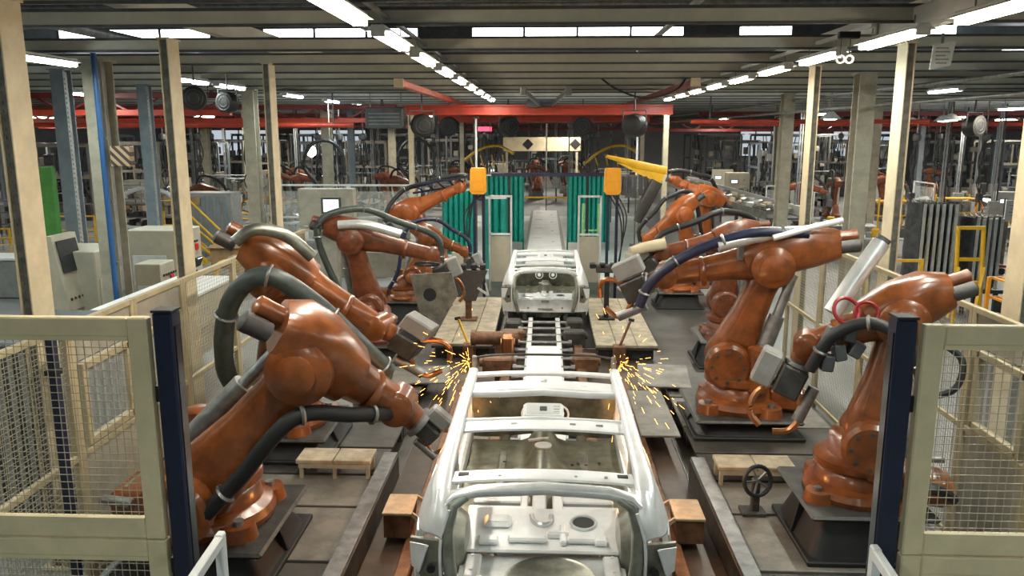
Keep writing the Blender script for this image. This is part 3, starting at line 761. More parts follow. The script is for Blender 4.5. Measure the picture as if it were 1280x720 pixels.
# loose floor plates (mid distance)
for (x, y, a, w_, d, mt, lb) in ((-1.95, 12.2, .1, .9, .9, 'deck_light', 'loose light grey floor plate by the robot with the bracket gun'), (1.9, 12.3, -.1, .8, 1.2, 'deck_light', 'loose pale floor plate beside the turntable robot'), (1.5, 10.6, 0, .5, 1.8, 'deck_light', 'long pale floor strip beside the turntable robot')):
    m = MB(); m.box((x, y, .295), (w_, d, .03), a, bev=.006); r = tag(m.build('floor_plate', mt), lb, 'floor plate')

# ================================================================ FENCES
def mesh_panel(r, x0, x1, y, z0, z1, wd=.085, p=.034):
    for (a, b) in (((x0, z0), (x0, z1)), ((x1, z0), (x1, z1))):
        m = MB(); m.bar((a[0], y, a[1]), (b[0], y, b[1]), wd, .05, .006, up=(0, 1, 0)); m.build('stile', 'cream_fence', r)
    for z in (z0 + wd / 2, z1 - wd / 2):
        m = MB(); m.bar((x0 + wd / 2, y, z), (x1 - wd / 2, y, z), .048, wd * .96, .006); m.build('rail', 'cream_fence', r)
        m = MB(); sgn = -1 if z > (z0 + z1) / 2 else 1
        m.bar((x0 + wd / 2, y - .01, z + sgn * wd * .55), (x1 - wd / 2, y - .01, z + sgn * wd * .55), .03, .02); m.split('mesh_bead', 'cream_fence', r)
    m = MB(); x = x0 + wd / 2 + p / 2
    while x < x1 - wd / 2: m.bar((x, y, z0 + wd * .9), (x, y, z1 - wd * .9), .0027); x += p
    z = z0 + wd
    while z < z1 - wd * .9: m.bar((x0 + wd / 2, y - .004, z), (x1 - wd / 2, y - .004, z), .0027); z += p
    o = m.build('wire_mesh', 'wire', r); o['kind'] = 'stuff'
FY = 3.2
for (s, xi) in ((-1, -1.70), (1, 1.565)):
    nm = 'beside the black-pedestal robot base' if s < 0 else 'beside the robot with the red ring hose'
    x0, x1 = (xi - 1.7, xi) if s < 0 else (xi, xi + 1.7)
    r = thing('mesh_fence', 'tall cream wire mesh fence ' + nm, 'fence', ((x0 + x1) / 2, FY, 0))
    mesh_panel(r, x0, x1, FY, 2.34, 3.34)
    mesh_panel(r, x0, x1, FY, .12, 2.335)
    for x in (x0, x1): m = MB(); m.box((x, FY, .06), (.12, .12, .12), bev=.01); m.build('foot', 'cream_fence', r)
    r = thing('light_curtain_post', 'navy light curtain post ' + nm, 'post', (xi - s * .095, FY + .03, 0))
    cx = xi - s * .105
    m = MB(); m.box((cx, FY + .03, 1.7), (.085, .09, 3.32), bev=.008); m.build('housing', 'navy', r)
    m = MB(); m.box((cx, FY + .03, 3.365), (.09, .095, .012), bev=.003); m.build('cap', 'black', r)
    m = MB(); m.box((cx - s * .044, FY + .03, 1.9), (.006, .05, 2.8)); m.build('lens_strip', 'screen_off', r)
    m = MB(); m.box((cx, FY + .03, .02), (.1, .22, .04), bev=.008); m.build('base_plate', 'navy', r)
    m = MB()
    for z in (1.2, 2.2, 3.0): m.box((cx + s * .052, FY + .03, z), (.02, .05, .07))
    m.stuff('fence_clip', 'black', r)
# small white swing gate near the left post
for s, lb in ((-1, 'small white swing gate by the navy post near the robot reaching the car tail'), (1, 'small white swing gate by the navy post near the red ring hose')):
    r = thing('swing_gate', lb, 'gate', (s * 1.5, 3.0, 0))
    xa, ya, xb, yb = s * 1.36, 3.06, s * 1.33, 2.6
    zt = 2.44
    for (x, y) in ((xa, ya), (xb, yb)): m = MB(); m.bar((x, y, .1), (x, y, zt), .035, .05, .006); m.build('stile', 'white', r)
    for z in (.14, 1.2, zt - .03): m = MB(); m.bar((xa, ya, z), (xb, yb, z), .035, .05, .006); m.build('rail', 'white', r)
    m = MB(); m.box(((xa + xb) / 2, (ya + yb) / 2, 1.2), (.008, .36, 2.1)); m.build('infill', 'glass', r)
    m = MB(); m.bar((xa, ya, 0), (xa, ya, .12), .05); m.bar((xb, yb, 0), (xb, yb, .12), .05); m.split('foot', 'white', r)

def side_fence(s, y0, y1, lab, win):
    X = s * 4.1; r = thing('side_fence', lab, 'fence', (X, (y0 + y1) / 2, 0)); zt = 2.48
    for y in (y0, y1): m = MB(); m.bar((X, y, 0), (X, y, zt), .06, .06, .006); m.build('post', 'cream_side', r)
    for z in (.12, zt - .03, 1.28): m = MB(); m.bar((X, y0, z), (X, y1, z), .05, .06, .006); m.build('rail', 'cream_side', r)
    if win:
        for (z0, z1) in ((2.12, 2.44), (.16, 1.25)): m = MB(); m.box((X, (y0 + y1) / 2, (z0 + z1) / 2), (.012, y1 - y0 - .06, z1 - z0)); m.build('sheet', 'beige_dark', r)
        ya, yb = y0 + .14, y1 - .14
        f = MB()
        for z in (1.36, 2.06): f.bar((X, ya, z), (X, yb, z), .07, .07, .006)
        for y in (ya, yb): f.bar((X, y, 1.33), (X, y, 2.09), .07, .07, .006)
        w_ = f.build('window_frame', 'cream_side', r)
        m = MB(); m.box((X, (ya + yb) / 2, 1.71), (.008, yb - ya - .06, .64)); m.build('pane', 'glass', w_)
    else:
        m = MB(); p = .045; y = y0 + .05
        while y < y1 - .03: m.bar((X, y, .15), (X, y, zt - .05), .004); y += p
        z = .18
        while z < zt - .05: m.bar((X, y0, z), (X, y1, z), .004); z += p
        o = m.build('wire_mesh', 'wire', r); o['kind'] = 'stuff'
ords = ['first', 'second', 'third', 'fourth', 'fifth', 'sixth']
for s in (-1, 1):
    where = 'control desks' if s < 0 else 'panel stacks'
    yy = [5.2, 6.5, 7.6, 8.7, 10.2, 11.8, 13.4]
    for i in range(6): side_fence(s, yy[i] + .03, yy[i + 1] - .03, '%s side fence panel from the mesh fence towards the %s' % (ords[i], where), i in (1, 2) if s < 0 else i in (1,))
    PY = 6.05
    r = thing('cell_post', 'dark navy sensor post by the side fence near the %s' % where, 'post', (s * 3.95, PY, 0))
    m = MB(); m.box((s * 3.95, PY, 1.28), (.07, .07, 2.5), bev=.006); m.build('housing', 'navy' if s < 0 else 'black', r)
    m = MB(); m.box((s * 3.95, PY, .02), (.2, .2, .04), bev=.006); m.box((s * 3.95, PY, 2.2), (.1, .1, .04)); m.build('bracket', 'black', r)

# ================================================================ ROBOTS
def robot(label, base, sh, el, wr, tl, mt='orange', sc=1.0, hose='hose_green', ped=True, hose_pts=None, hr=.05, gun=True, gs=1.0, ext=False, tag_green=False, rear=.45, group=None, gun_len=.5, arm_w=1.0):
    bx, by, bz = base; B = V(base); sh, el, wr, tl = V(sh), V(el), V(wr), V(tl)
    d = V((wr.x - bx, wr.y - by, 0)).normalized() if (V((wr.x - bx, wr.y - by, 0))).length > .1 else V((1, 0, 0))
    a = V((-d.y, d.x, 0)); k = sc
    if ped:
        r = thing('robot_pedestal', 'black pedestal of the ' + label, 'pedestal', (bx, by, 0))
        t = bz; z0 = .24 if by < 12.2 else 0
        m = MB(); m.loft([(bx, by, z0 + .05), (bx, by, t - .05)], [(.98 * k, .98 * k), (.72 * k, .72 * k)], up=(0, 1, 0), n=24, e=9); m.build('body', 'black', r)
        m = MB(); m.box((bx, by, t - .025), (1.02 * k, 1.02 * k, .05), bev=.06 * k); m.build('top_plate', 'steel_dark', r)
        m = MB(); m.box((bx, by, z0 + .025), (1.05 * k, 1.05 * k, .05), bev=.01); m.build('foot_plate', 'black', r)
        for sx in (-1, 1):
            m = MB(); m.prism([(bx + sx * .46 * k, by - .02, z0 + .05), (bx + sx * .51 * k, by - .02, z0 + .05), (bx + sx * .44 * k, by - .02, t - .06), (bx + sx * .37 * k, by - .02, t - .06)], (0, .04, 0)); m.build('gusset', 'black', r)
    R = thing('welding_robot', label, 'robot', base, group)
    # base casting with mounting lobes, connection box behind
    m = MB(); m.lathe([(.40 * k, 0), (.42 * k, .05 * k), (.40 * k, .1 * k), (.335 * k, .13 * k), (.32 * k, .22 * k), (.30 * k, .24 * k)], B, n=28)
    for i in range(4):
        q = rotz(PI / 4 + PI / 2 * i + math.atan2(d.y, d.x)) @ V((.40 * k, 0, 0))
        m.cyl(B + q, B + q + V((0, 0, .09 * k)), .13 * k, .11 * k, n=14)
    bo = m.build('base', mt, R)
    m = MB()
    for i in range(4):
        q = rotz(PI / 4 + PI / 2 * i + math.atan2(d.y, d.x)) @ V((.42 * k, 0, 0))
        m.cyl(B + q + V((0, 0, .085 * k)), B + q + V((0, 0, .12 * k)), .035 * k, n=8)
    m.stuff('anchor_bolt', 'steel', bo)
    cb = B - d * (.52 if k < 1.3 else .44) * k + V((0, 0, .13 * k)); ry = math.atan2(d.y, d.x)
    m = MB(); m.box(cb, (.34 * k, .36 * k, .22 * k), ry, bev=.03 * k); m.build('connection_box', mt, R)
    m = MB(); m.box(cb + V((0, 0, .112 * k)), (.2 * k, .22 * k, .012), ry); m.build('connection_cover', 'green_tag' if tag_green else 'motor_dark', R)
    if ext:
        c0 = B - d * .30 * k + V((0, 0, .16 * k)); c1 = B - d * min(.82 * k, .8) + V((0, 0, .13 * k))
        m = MB(); m.loft([c0, c0.lerp(c1, .5), c1], [(.52 * k, .26 * k), (.44 * k, .24 * k), (.40 * k, .2 * k)], n=18, e=4); eo = m.build('base_arm', mt, R)
        m = MB(); m.tube([c0 + a * .3 * k, c0.lerp(c1, .6) + a * .34 * k + V((0, 0, .12)), c1 + a * .26 * k + V((0, 0, .02))], .05, n=8, sub=5); m.build('base_cable', 'rubber', eo)
        m = MB(); m.bar(c0.lerp(c1, .3) - a * .3 * k + V((0, 0, .1)), c1 - a * .3 * k + V((0, 0, .16)), .1, .06, .01); m.build('cover_strip', 'steel', eo)
    # turntable up to the shoulder yoke
    T = B + V((0, 0, .24 * k)); top = V((sh.x, sh.y, max(sh.z - .08 * k, T.z + .15)))
    mid = (T + top) / 2
    m = MB(); m.lathe([(.31 * k, 0), (.345 * k, .03 * k), (.345 * k, .09 * k), (.29 * k, .13 * k)], T, n=28)
    m.loft([T + V((0, 0, .06 * k)), T.lerp(top, .35) + V((0, 0, .03 * k)), T.lerp(top, .75), top], [(.56 * k, .52 * k), (.50 * k, .50 * k), (.42 * k, .46 * k), (.34 * k, .40 * k)], up=d, n=20, e=4)
    m.build('turret', mt, R)
    m = MB(); c = T - d * .16 * k + a * .26 * k
    m.cyl(c, c + V((0, 0, .36 * k)), .105 * k, n=16); m.lathe([(.11 * k, 0), (.11 * k, .06 * k), (.06 * k, .08 * k)], c + V((0, 0, .36 * k)), n=16)
    mo = m.build('turret_motor', mt, R)
    m = MB(); m.box(c + V((0, 0, .3 * k)) + a * .11 * k, (.08 * k, .08 * k, .1 * k), ry, bev=.01); m.build('motor_plug', 'motor_dark', mo)
    # shoulder joint: drums either side + motor
    m = MB(); m.lathe([(.19 * k, -.30 * k), (.225 * k, -.27 * k), (.225 * k, -.16 * k), (.20 * k, -.13 * k), (.20 * k, .13 * k), (.225 * k, .16 * k), (.225 * k, .27 * k), (.19 * k, .30 * k)], sh, a, n=26); m.build('shoulder_drum', mt, R)
    m = MB()
    for sg in (-1, 1):
        for i in range(8):
            t = 2 * PI * i / 8; q = sh + a * sg * .30 * k + (d * math.cos(t) + V((0, 0, 1)) * math.sin(t)) * .15 * k
            m.cyl(q, q + a * sg * .02, .018 * k, n=6)
    m.stuff('drum_bolt', 'motor_dark', R)
    m = MB(); m.cyl(sh - a * .30 * k, sh - a * .58 * k, .12 * k, n=16); m.lathe([(.125 * k, 0), (.125 * k, .05 * k), (.07 * k, .08 * k)], sh - a * .58 * k, -a, n=16); m.build('shoulder_motor', 'motor_dark' if random.random() < .4 else mt, R)
    # lower arm: cast beam, swelling at both ends
    ax = (el - sh).normalized(); pr_ = ax.cross(a).normalized()
    P = [sh + (el - sh) * t for t in (-.06, .08, .25, .5, .75, .93, 1.05)]
    aw = arm_w
    m = MB(); m.loft(P, [(.20 * k, .34 * k), (.27 * k, .47 * k * aw), (.25 * k, .42 * k * aw), (.23 * k, .33 * k * aw), (.23 * k, .30 * k * aw), (.25 * k, .34 * k * aw), (.2 * k, .26 * k)], up=pr_, n=20, e=3.2)
    la = m.build('lower_arm', mt, R)
    m = MB(); off = a * (.128 * k)
    m.loft([sh.lerp(el, .22) + off, sh.lerp(el, .5) + off, sh.lerp(el, .8) + off], [(.02 * k, .22 * k), (.02 * k, .18 * k), (.02 * k, .15 * k)], up=pr_, n=12, e=6); m.build('arm_cover', mt, la)
    m = MB(); q0 = sh + pr_ * .26 * k * (1 if pr_.dot(d) < 0 else -1) + a * .18 * k; q1 = el + pr_ * .2 * k * (1 if pr_.dot(d) < 0 else -1) + a * .18 * k
    m.cyl(q0, q1, .045 * k, n=10); m.cyl(q0.lerp(q1, .15), q0.lerp(q1, .6), .075 * k, n=12); m.build('balance_rod', 'steel', R)
    # elbow housing with axis drum, motors behind
    f = (wr - el).normalized(); up2 = a.cross(f).normalized()
    if up2.z < 0: up2 = -up2
    m = MB(); m.lathe([(.15 * k, -.28 * k), (.20 * k, -.25 * k), (.20 * k, .25 * k), (.15 * k, .28 * k)], el, a, n=26)
    m.lathe([(.12 * k, .28 * k), (.12 * k, .31 * k), (.05 * k, .33 * k)], el, a, n=20); m.lathe([(.12 * k, .28 * k), (.12 * k, .31 * k), (.05 * k, .33 * k)], el, -a, n=20)
    m.build('elbow_drum', mt, R)
    m = MB(); E0 = el - f * rear * k + up2 * .12 * k
    m.loft([E0, el - f * rear * .6 * k + up2 * .13 * k, el + up2 * .10 * k, el + f * .25 * k + up2 * .05 * k], [(.34 * k, .28 * k), (.44 * k, .40 * k), (.46 * k, .44 * k), (.38 * k, .36 * k)], up=up2, n=20, e=3.4); m.build('elbow_housing', mt, R)
    for j in (-1, 0, 1):
        c = E0 + a * j * .12 * k + up2 * (.06 * k if j == 0 else -.02 * k)
        m = MB(); m.cyl(c, c - f * .12 * k, .062 * k, n=12); m.lathe([(.064 * k, 0), (.064 * k, .05 * k), (.03 * k, .07 * k)], c - f * .12 * k, -f, n=12); m.build('axis_motor', 'motor_dark' if j else mt, R)
    # forearm tube
    L = (wr - el).length
    P = [el + (wr - el) * t + up2 * .05 * k * (1 - t) for t in (.08, .2, .4, .7, .92, 1.0)]
    m = MB(); m.loft(P, [(.38 * k, .40 * k), (.34 * k, .36 * k), (.27 * k, .28 * k), (.225 * k, .23 * k), (.20 * k, .21 * k), (.16 * k, .17 * k)], up=up2, n=20, e=2.8); fa = m.build('forearm', mt, R)
    m = MB(); m.lathe([(.14 * k, 0), (.15 * k, .02 * k), (.15 * k, .05 * k), (.13 * k, .06 * k)], el + f * L * .62, f, n=20); m.build('forearm_collar', mt, fa)
    # wrist
    w2 = (tl - wr).normalized() if (tl - wr).length > .05 else f
    m = MB(); m.lathe([(.09 * k, -.13 * k), (.12 * k, -.11 * k), (.12 * k, .11 * k), (.09 * k, .13 * k)], wr, a, n=20); m.cyl(wr, wr + w2 * .16 * k, .105 * k, .085 * k, n=16); m.build('wrist', mt, R)
    m = MB(); m.lathe([(.085 * k, 0), (.11 * k, .01 * k), (.11 * k, .045 * k), (.06 * k, .05 * k)], wr + w2 * .16 * k, w2, n=20); m.build('tool_flange', 'steel', R)
    if gun:
        g0 = wr + w2 * .21 * k; sd = a; k0 = k; k = k * gs
        gn = w2.cross(sd).normalized()
        m = MB(); m.box((g0 + w2 * .12 * k), (.26 * k, .26 * k, .22 * k), M((sd, w2, sd.cross(w2))).transposed(), bev=.02); G = m.build('weld_gun', 'steel_dark', R)
        gl = gun_len * k
        m = MB()
        for sg in (-1, 1): m.tube([g0 + w2 * .2 * k + gn * sg * .10 * k, g0 + w2 * .35 * k + gn * sg * .2 * k, g0 + w2 * (.2 * k + gl * .8) + gn * sg * .18 * k, g0 + w2 * (.2 * k + gl) + gn * sg * .06 * k], .028 * k, n=8, sub=5)
        m.split('jaw', 'copper', G)
        m = MB(); m.box(g0 + w2 * .1 * k + gn * .22 * k, (.2 * k, .3 * k, .18 * k), M((sd, w2, sd.cross(w2))).transposed(), bev=.02); m.build('transformer', 'grey', G)
        m = MB(); m.cyl(g0 + w2 * .1 * k - gn * .2 * k, g0 + w2 * .42 * k - gn * .2 * k, .05 * k, n=12); m.build('cylinder', 'steel', G)
    k = sc
    # hose package
    if hose_pts is None:
        hose_pts = [B - d * .3 * k + V((0, 0, .3 * k)) - a * .3 * k, sh - d * .35 * k - a * .3 * k + V((0, 0, .1)), el - f * .5 * k + up2 * .1 * k - a * .28 * k, el + up2 * .48 * k - a * .1 * k, el.lerp(wr, .5) + up2 * .40 * k, wr + up2 * .28 * k, wr + w2 * .25 * k + up2 * .12 * k]
    hp = [V(p) for p in hose_pts]
    m = MB(); m.tube(hp, hr * k, n=10, sub=7); H = m.build('hose', hose, R)
    sp = spline(hp, 7); m = MB()
    for i in range(4, len(sp) - 2, 9): m.ring(sp[i], sp[i + 1] - sp[i], hr * 1.1 * k, .014 * k, n=12, k=5)
    m.stuff('hose_clamp', 'steel', H)
    return R
rbL1 = robot('orange robot reaching down to the nearer car body tail', (-3.05, 6.75, .62), (-3.0, 6.25, 1.05), (-1.95, 6.35, 2.22), (-1.3, 6.75, 1.72), (-1.13, 6.78, 1.55), hose_pts=[(-3.4, 6.3, 1.0), (-3.0, 5.95, .85), (-2.5, 5.95, 1.3), (-2.0, 6.0, 1.85), (-1.6, 6.3, 1.78), (-1.35, 6.62, 1.68)], hose='black', sc=1.36, tag_green=True, rear=.3, gun=True, gs=.55, ext=True, gun_len=.22, arm_w=1.05)
rbL2 = robot('orange robot with a thick dark green hose along its forearm', (-3.2, 9.4, .55), (-3.15, 9.2, 1.2), (-3.0, 8.8, 2.52), (-1.95, 9.1, 1.85), (-1.6, 9.2, 1.6), sc=1.25, tag_green=True, rear=.4, gun_len=.35,
       hose_pts=[(-3.45, 9.1, .95), (-3.6, 8.6, 1.4), (-3.4, 8.3, 2.25), (-2.95, 8.15, 2.62), (-2.5, 8.25, 2.35), (-2.05, 8.4, 1.85), (-1.75, 8.6, 1.45)], arm_w=1.15, hr=.085)
rbL3 = robot('rust orange robot holding a grey bracket gun', (-2.9, 13.3, .6), (-2.95, 13.2, 1.2), (-3.2, 13.1, 2.35), (-1.9, 13.4, 2.05), (-1.75, 13.45, 1.7), mt='orange_old', sc=1.1, gun_len=.45)
rbL4 = robot('small orange robot lifting its forearm towards a yellow box', (-2.75, 20.0, .55), (-2.8, 20, 1.15), (-3.3, 19.9, 2.15), (-2.1, 19.9, 2.75), (-1.95, 19.9, 2.85), mt='orange_bright', sc=1.15, hose='rubber', gun=False)
rbL5 = robot('small orange robot bending low behind the bracket gun robot', (-3.1, 17.2, .5), (-2.85, 17.2, 1.05), (-2.55, 17.2, 1.85), (-1.75, 17.2, 1.55), (-1.6, 17.2, 1.2), mt='orange', sc=.9, hose='hose_blue', gun_len=.3)
rbR1 = robot('orange robot with a red ring hose and a hanging dark gun', (2.98, 7.3, .72), (3.02, 7.15, 1.3), (3.28, 7.3, 2.42), (2.5, 7.45, 2.12), (2.36, 7.45, 1.78), sc=1.12, mt='orange', rear=.4, ext=True, gun_len=.4, hose='rubber', hose_pts=[(3.3, 6.8, .95), (3.35, 6.75, 1.5), (3.2, 6.8, 2.2), (2.9, 6.95, 2.45), (2.6, 7.1, 2.3), (2.45, 7.2, 1.95)])
rbR2 = robot('orange robot on a round turntable with its thick forearm held level', (2.62, 10.4, .5), (2.45, 10.4, 1.12), (2.95, 10.4, 2.42), (1.62, 10.6, 2.22), (1.3, 10.7, 2.05), sc=1.34, mt='orange', rear=.62, hose='hose_blue', gun_len=.3,
       hose_pts=[(3.3, 10.1, 2.85), (2.7, 10.15, 2.86), (2.2, 10.2, 2.72), (1.75, 10.25, 2.5), (1.4, 10.3, 2.2), (1.25, 10.35, 1.85)])
rbR3 = robot('bright orange robot with a folded straight link', (3.2, 19.0, .4), (3.5, 19, .95), (3.2, 18.9, 2.2), (2.4, 18.9, 1.62), (2.35, 18.9, 1.2), mt='orange_bright', sc=1.05, hose='rubber', gun=False)
rbR4 = robot('bright orange robot holding up a yellow sheet bracket', (4.3, 22.2, .45), (4.35, 22, 1.1), (4.3, 21.9, 2.35), (3.5, 21.9, 2.8), (3.3, 21.9, 2.9), mt='orange_bright', sc=1.15, hose='rubber', gun=False)
rbR5 = robot('cream tipped orange robot behind the level forearm', (3.3, 14.2, .5), (3.2, 14.2, 1.1), (3.3, 14.2, 2.2), (2.1, 14.2, 2.0), (1.8, 14.2, 1.7), mt='orange_old', sc=1.1, hose='rubber', gun_len=.3)
# yellow bracket gripper on the far right robot, with dark motor body
m = MB(); m.loft([(1.65, 21.9, 3.46), (2.4, 21.9, 3.25), (3.25, 21.9, 3.08)], [(.3, .08), (.34, .22), (.34, .2)], n=12, e=8); m.prism([(1.9, 21.75, 3.30), (3.2, 21.75, 3.0), (3.1, 21.75, 2.75), (2.6, 21.75, 2.95)], (0, .06, 0)); ob = m.build('yellow_bracket', 'yellow', rbR4)
m = MB(); m.loft([(3.0, 21.8, 2.8), (2.7, 21.8, 2.2), (2.5, 21.8, 1.7)], [(.32, .36), (.34, .36), (.2, .24)], up=(0, 1, 0), n=14, e=4); m.build('gripper_motor', 'motor_dark', rbR4)
m = MB()
for i in range(6): m.bar((2.0 + .14 * i, 21.8, 2.95), (1.95 + .16 * i, 21.9, 2.35 + .07 * (i % 3)), .1, .12, .01)
m.split('gripper_block', 'grey_dark', rbR4)
# dark truss held by the left far robot
m = MB()
for (y, z) in ((19.7, 2.95), (20.2, 2.95), (19.95, 2.75)): m.bar((-3.3, y, z - .15), (-1.75, y, z + .1), .05)
for i in range(6): x = -3.2 + .27 * i; m.bar((x, 19.7, 2.82 + .04 * i), (x + .2, 20.2, 2.85 + .04 * i), .03); m.bar((x, 19.7, 2.82 + .04 * i), (x + .15, 19.95, 2.65 + .04 * i), .03)
m.build('gripper_truss', 'navy', rbL4)
# grey bracket plate of L3
m = MB(); m.prism([(-2.25, 13.1, 1.75), (-1.55, 13.1, 1.8), (-1.45, 13.1, 1.4), (-1.75, 13.1, .95), (-2.1, 13.1, 1.1)], (0, .07, 0)); ob = m.build('bracket_plate', 'galv_dark', rbL3)
m = MB(); m.lathe([(.11, 0), (.11, .012)], (-1.92, 13.1, 1.42), (0, -1, 0), n=22); m.build('bracket_hole', 'black', ob)
m = MB(); m.ring((-1.95, 13.05, 1.95), (0, .3, 1), .2, .02, n=24); m.build('hose_loop', 'rubber', rbL3)
# dress tube and red rings on R1
m = MB(); m.tube([(2.72, 7.5, 2.42), (2.95, 7.55, 2.78), (3.16, 7.6, 3.08)], .085, n=14, sub=4); m.build('dress_tube', 'galv', rbR1)
m = MB(); m.cyl((3.16, 7.6, 3.08), (3.19, 7.6, 3.125), .07, n=12); m.build('tube_cap', 'grey_dark', rbR1)
m = MB(); m.ring((2.72, 7.15, 2.52), (.2, -1, .5), .12, .018, n=24); m.ring((2.9, 7.15, 2.5), (-.2, -1, .3), .10, .016, n=24); m.split('ring_hose', 'red_hose', rbR1)
m = MB(); m.tube([(3.45, 7.0, 2.3), (3.65, 6.9, 2.15), (3.6, 6.85, 1.9), (3.4, 6.9, 1.8)], .03, n=8, sub=5); m.build('cable_loop', 'rubber', rbR1)
for (x, z, a_) in ((2.62, 2.28, .4), (2.7, 2.12, -.2), (2.78, 2.3, .2), (2.85, 2.15, .5), (2.6, 2.02, .1)):
    m = MB(); m.box((x, 7.2, z), (.11, .12, .15), M.Rotation(a_, 3, 'Y'), bev=.012); m.build('valve_block', 'grey_dark', rbR1)
# pale top tubes on L2/L3; on R2 made up after a pale motion streak
m = MB(); m.tube([(-3.35, 12.8, 2.62), (-2.9, 12.85, 2.62), (-2.35, 12.9, 2.46)], .075, n=12, sub=4); m.build('dress_tube', 'galv', rbL3)
m = MB(); m.tube([(-3.3, 8.35, 2.95), (-3.1, 8.4, 3.08), (-2.8, 8.5, 3.0), (-2.55, 8.6, 2.75)], .07, n=12, sub=4); m.build('dress_tube', 'galv_dark', rbL2)
m = MB(); m.tube([(2.2, 10.2, 2.68), (2.8, 10.2, 2.82), (3.35, 10.2, 2.86)], .085, n=12, sub=4); m.build('dress_tube', 'galv', rbR2)
m = MB(); m.tube([(2.85, 10.05, 2.8), (3.3, 10.05, 2.93), (3.7, 10.1, 3.02)], .04, n=10, sub=4); m.build('streak_tube', 'galv_light', rbR2)  # made-up tube where only a pale motion streak runs
m = MB(); m.bar((2.5, 10.25, 2.5), (2.5, 10.22, 2.74), .06, .1); m.bar((3.2, 10.25, 2.5), (3.2, 10.15, 2.9), .06, .1); m.split('tube_bracket', 'steel', rbR2)
m = MB(); m.loft([(1.5, 13.9, 2.05), (1.75, 13.95, 2.12), (2.1, 14.0, 2.18)], [(.2, .16), (.22, .18), (.2, .2)], n=14, e=3); m.build('cream_wrist_cover', 'cream', rbR5)

# wheeled tool near right curb (valve wheel)
r = thing('valve_stand', 'dark spoked hand wheel on a stand at the steel curb', 'valve stand', (2.18, 7.75, .2))
m = MB(); m.ring((2.18, 7.7, .62), (.3, -1, .2), .15, .022, n=26, k=8); m.build('rim', 'rubber', r)
m = MB(); dd = V((.3, -1, .2)).normalized(); e1 = dd.cross(V((0, 0, 1))).normalized(); e2 = dd.cross(e1)
for i in range(5):
    t = 2 * PI * i / 5; m.bar(V((2.18, 7.7, .62)), V((2.18, 7.7, .62)) + (e1 * math.cos(t) + e2 * math.sin(t)) * .14, .02)
m.split('spoke', 'steel', r)
m = MB(); m.bar((2.18, 7.75, .24), (2.18, 7.75, .62), .08, .08, .01); m.box((2.16, 7.76, .26), (.24, .2, .04), bev=.008); m.build('stand', 'steel_dark', r)

# weld sparks at the front corners of the nearer shell: glowing flecks + the light they throw
for s, lb in ((-1, 'orange weld sparks at the roof corner beside the green hose robot'), (1, 'orange weld sparks at the roof corner beside the turntable robot')):
    m = MB(); rn = random.Random(11 + s)
    o0 = V((s * .78, 8.0, 1.76))
    for i in range(110):
        dr = V((s * rn.uniform(-.2, 1), rn.uniform(-.9, .7), rn.uniform(-1, .5))).normalized(); t = rn.uniform(.03, .75) ** 1.3
        p = o0 + dr * t - V((0, 0, .35 * t * t)); L = rn.uniform(.02, .08)
        m.bar(p, p + (dr - V((0, 0, .5 * t))).normalized() * L, .0018)
    o = tag(m.build('weld_sparks', 'spark'), lb, 'sparks'); o['kind'] = 'stuff'
    ld = bpy.data.lights.new('spark_light', 'POINT'); ld.energy = 20; ld.color = (1, .40, .10); ld.shadow_soft_size = .12
    lo = bpy.data.objects.new('spark_light', ld); COL.objects.link(lo); lo.location = (s * 1.2, 7.5, 1.0)
# ================================================================ RED CRANE
cr = thing('red_crane', 'red overhead crane with two girders spanning the line of car bodies', 'crane', (0, 26, 4.6))
def igirder(p0, p1, h, wd, mt, par, name='girder'):
    p0, p1 = V(p0), V(p1); m = MB()
    for dz in (0, h): m.bar(p0 + V((0, 0, dz)), p1 + V((0, 0, dz)), wd, h * .22, .008)
    m.bar(p0 + V((0, 0, h / 2)), p1 + V((0, 0, h / 2)), wd * .35, h)
    return m.build(name, mt, par)
igirder((-4.55, 26, 4.66), (4.0, 26, 4.66), .26, .22, 'red', cr); igirder((-4.3, 32.5, 4.5), (4.1, 32.5, 4.5), .24, .22, 'red', cr); igirder((-5, 38, 4.5), (5, 38, 4.5), .22, .2, 'red_dark', cr)
m = MB(); m.box((-.35, 26, 4.98), (.5, .5, .24), bev=.03); m.cyl((-.2, 25.9, 5.0), (.3, 25.9, 5.0), .12); m.build('trolley', 'grey_dark', cr)
for s in (-1, 1):
    m = MB(); m.bar((s * 3.05, 17.0, 5.1), (s * 3.05, 33, 5.1), .16, .14, .01); rl = m.build('runway_rail', 'red' if s < 0 else 'red_dark', cr)
    m = MB(); m.box((s * 3.05, 16.98, 5.1), (.2, .06, .18), bev=.01); m.build('buffer', 'cream', rl)
    m = MB(); m.bar((s * .55, 20.5, 5.12), (s * .2, 25.9, 4.95), .06, .12); m.box((s * .56, 20.45, 5.1), (.16, .1, .22), bev=.02); m.build('stay', 'grey', cr)
r = thing('festoon_cable', 'black cable sagging under the ceiling beams near the crane rail', 'cable', (2, 18, 4.8))
m = MB(); m.tube([(1.15, 17.4, 5.215), (1.5, 17.4, 4.98), (2.1, 17.4, 4.80), (2.7, 17.4, 4.95), (2.93, 17.4, 5.215)], .02, n=6, sub=6); m.build('cable', 'black', r)
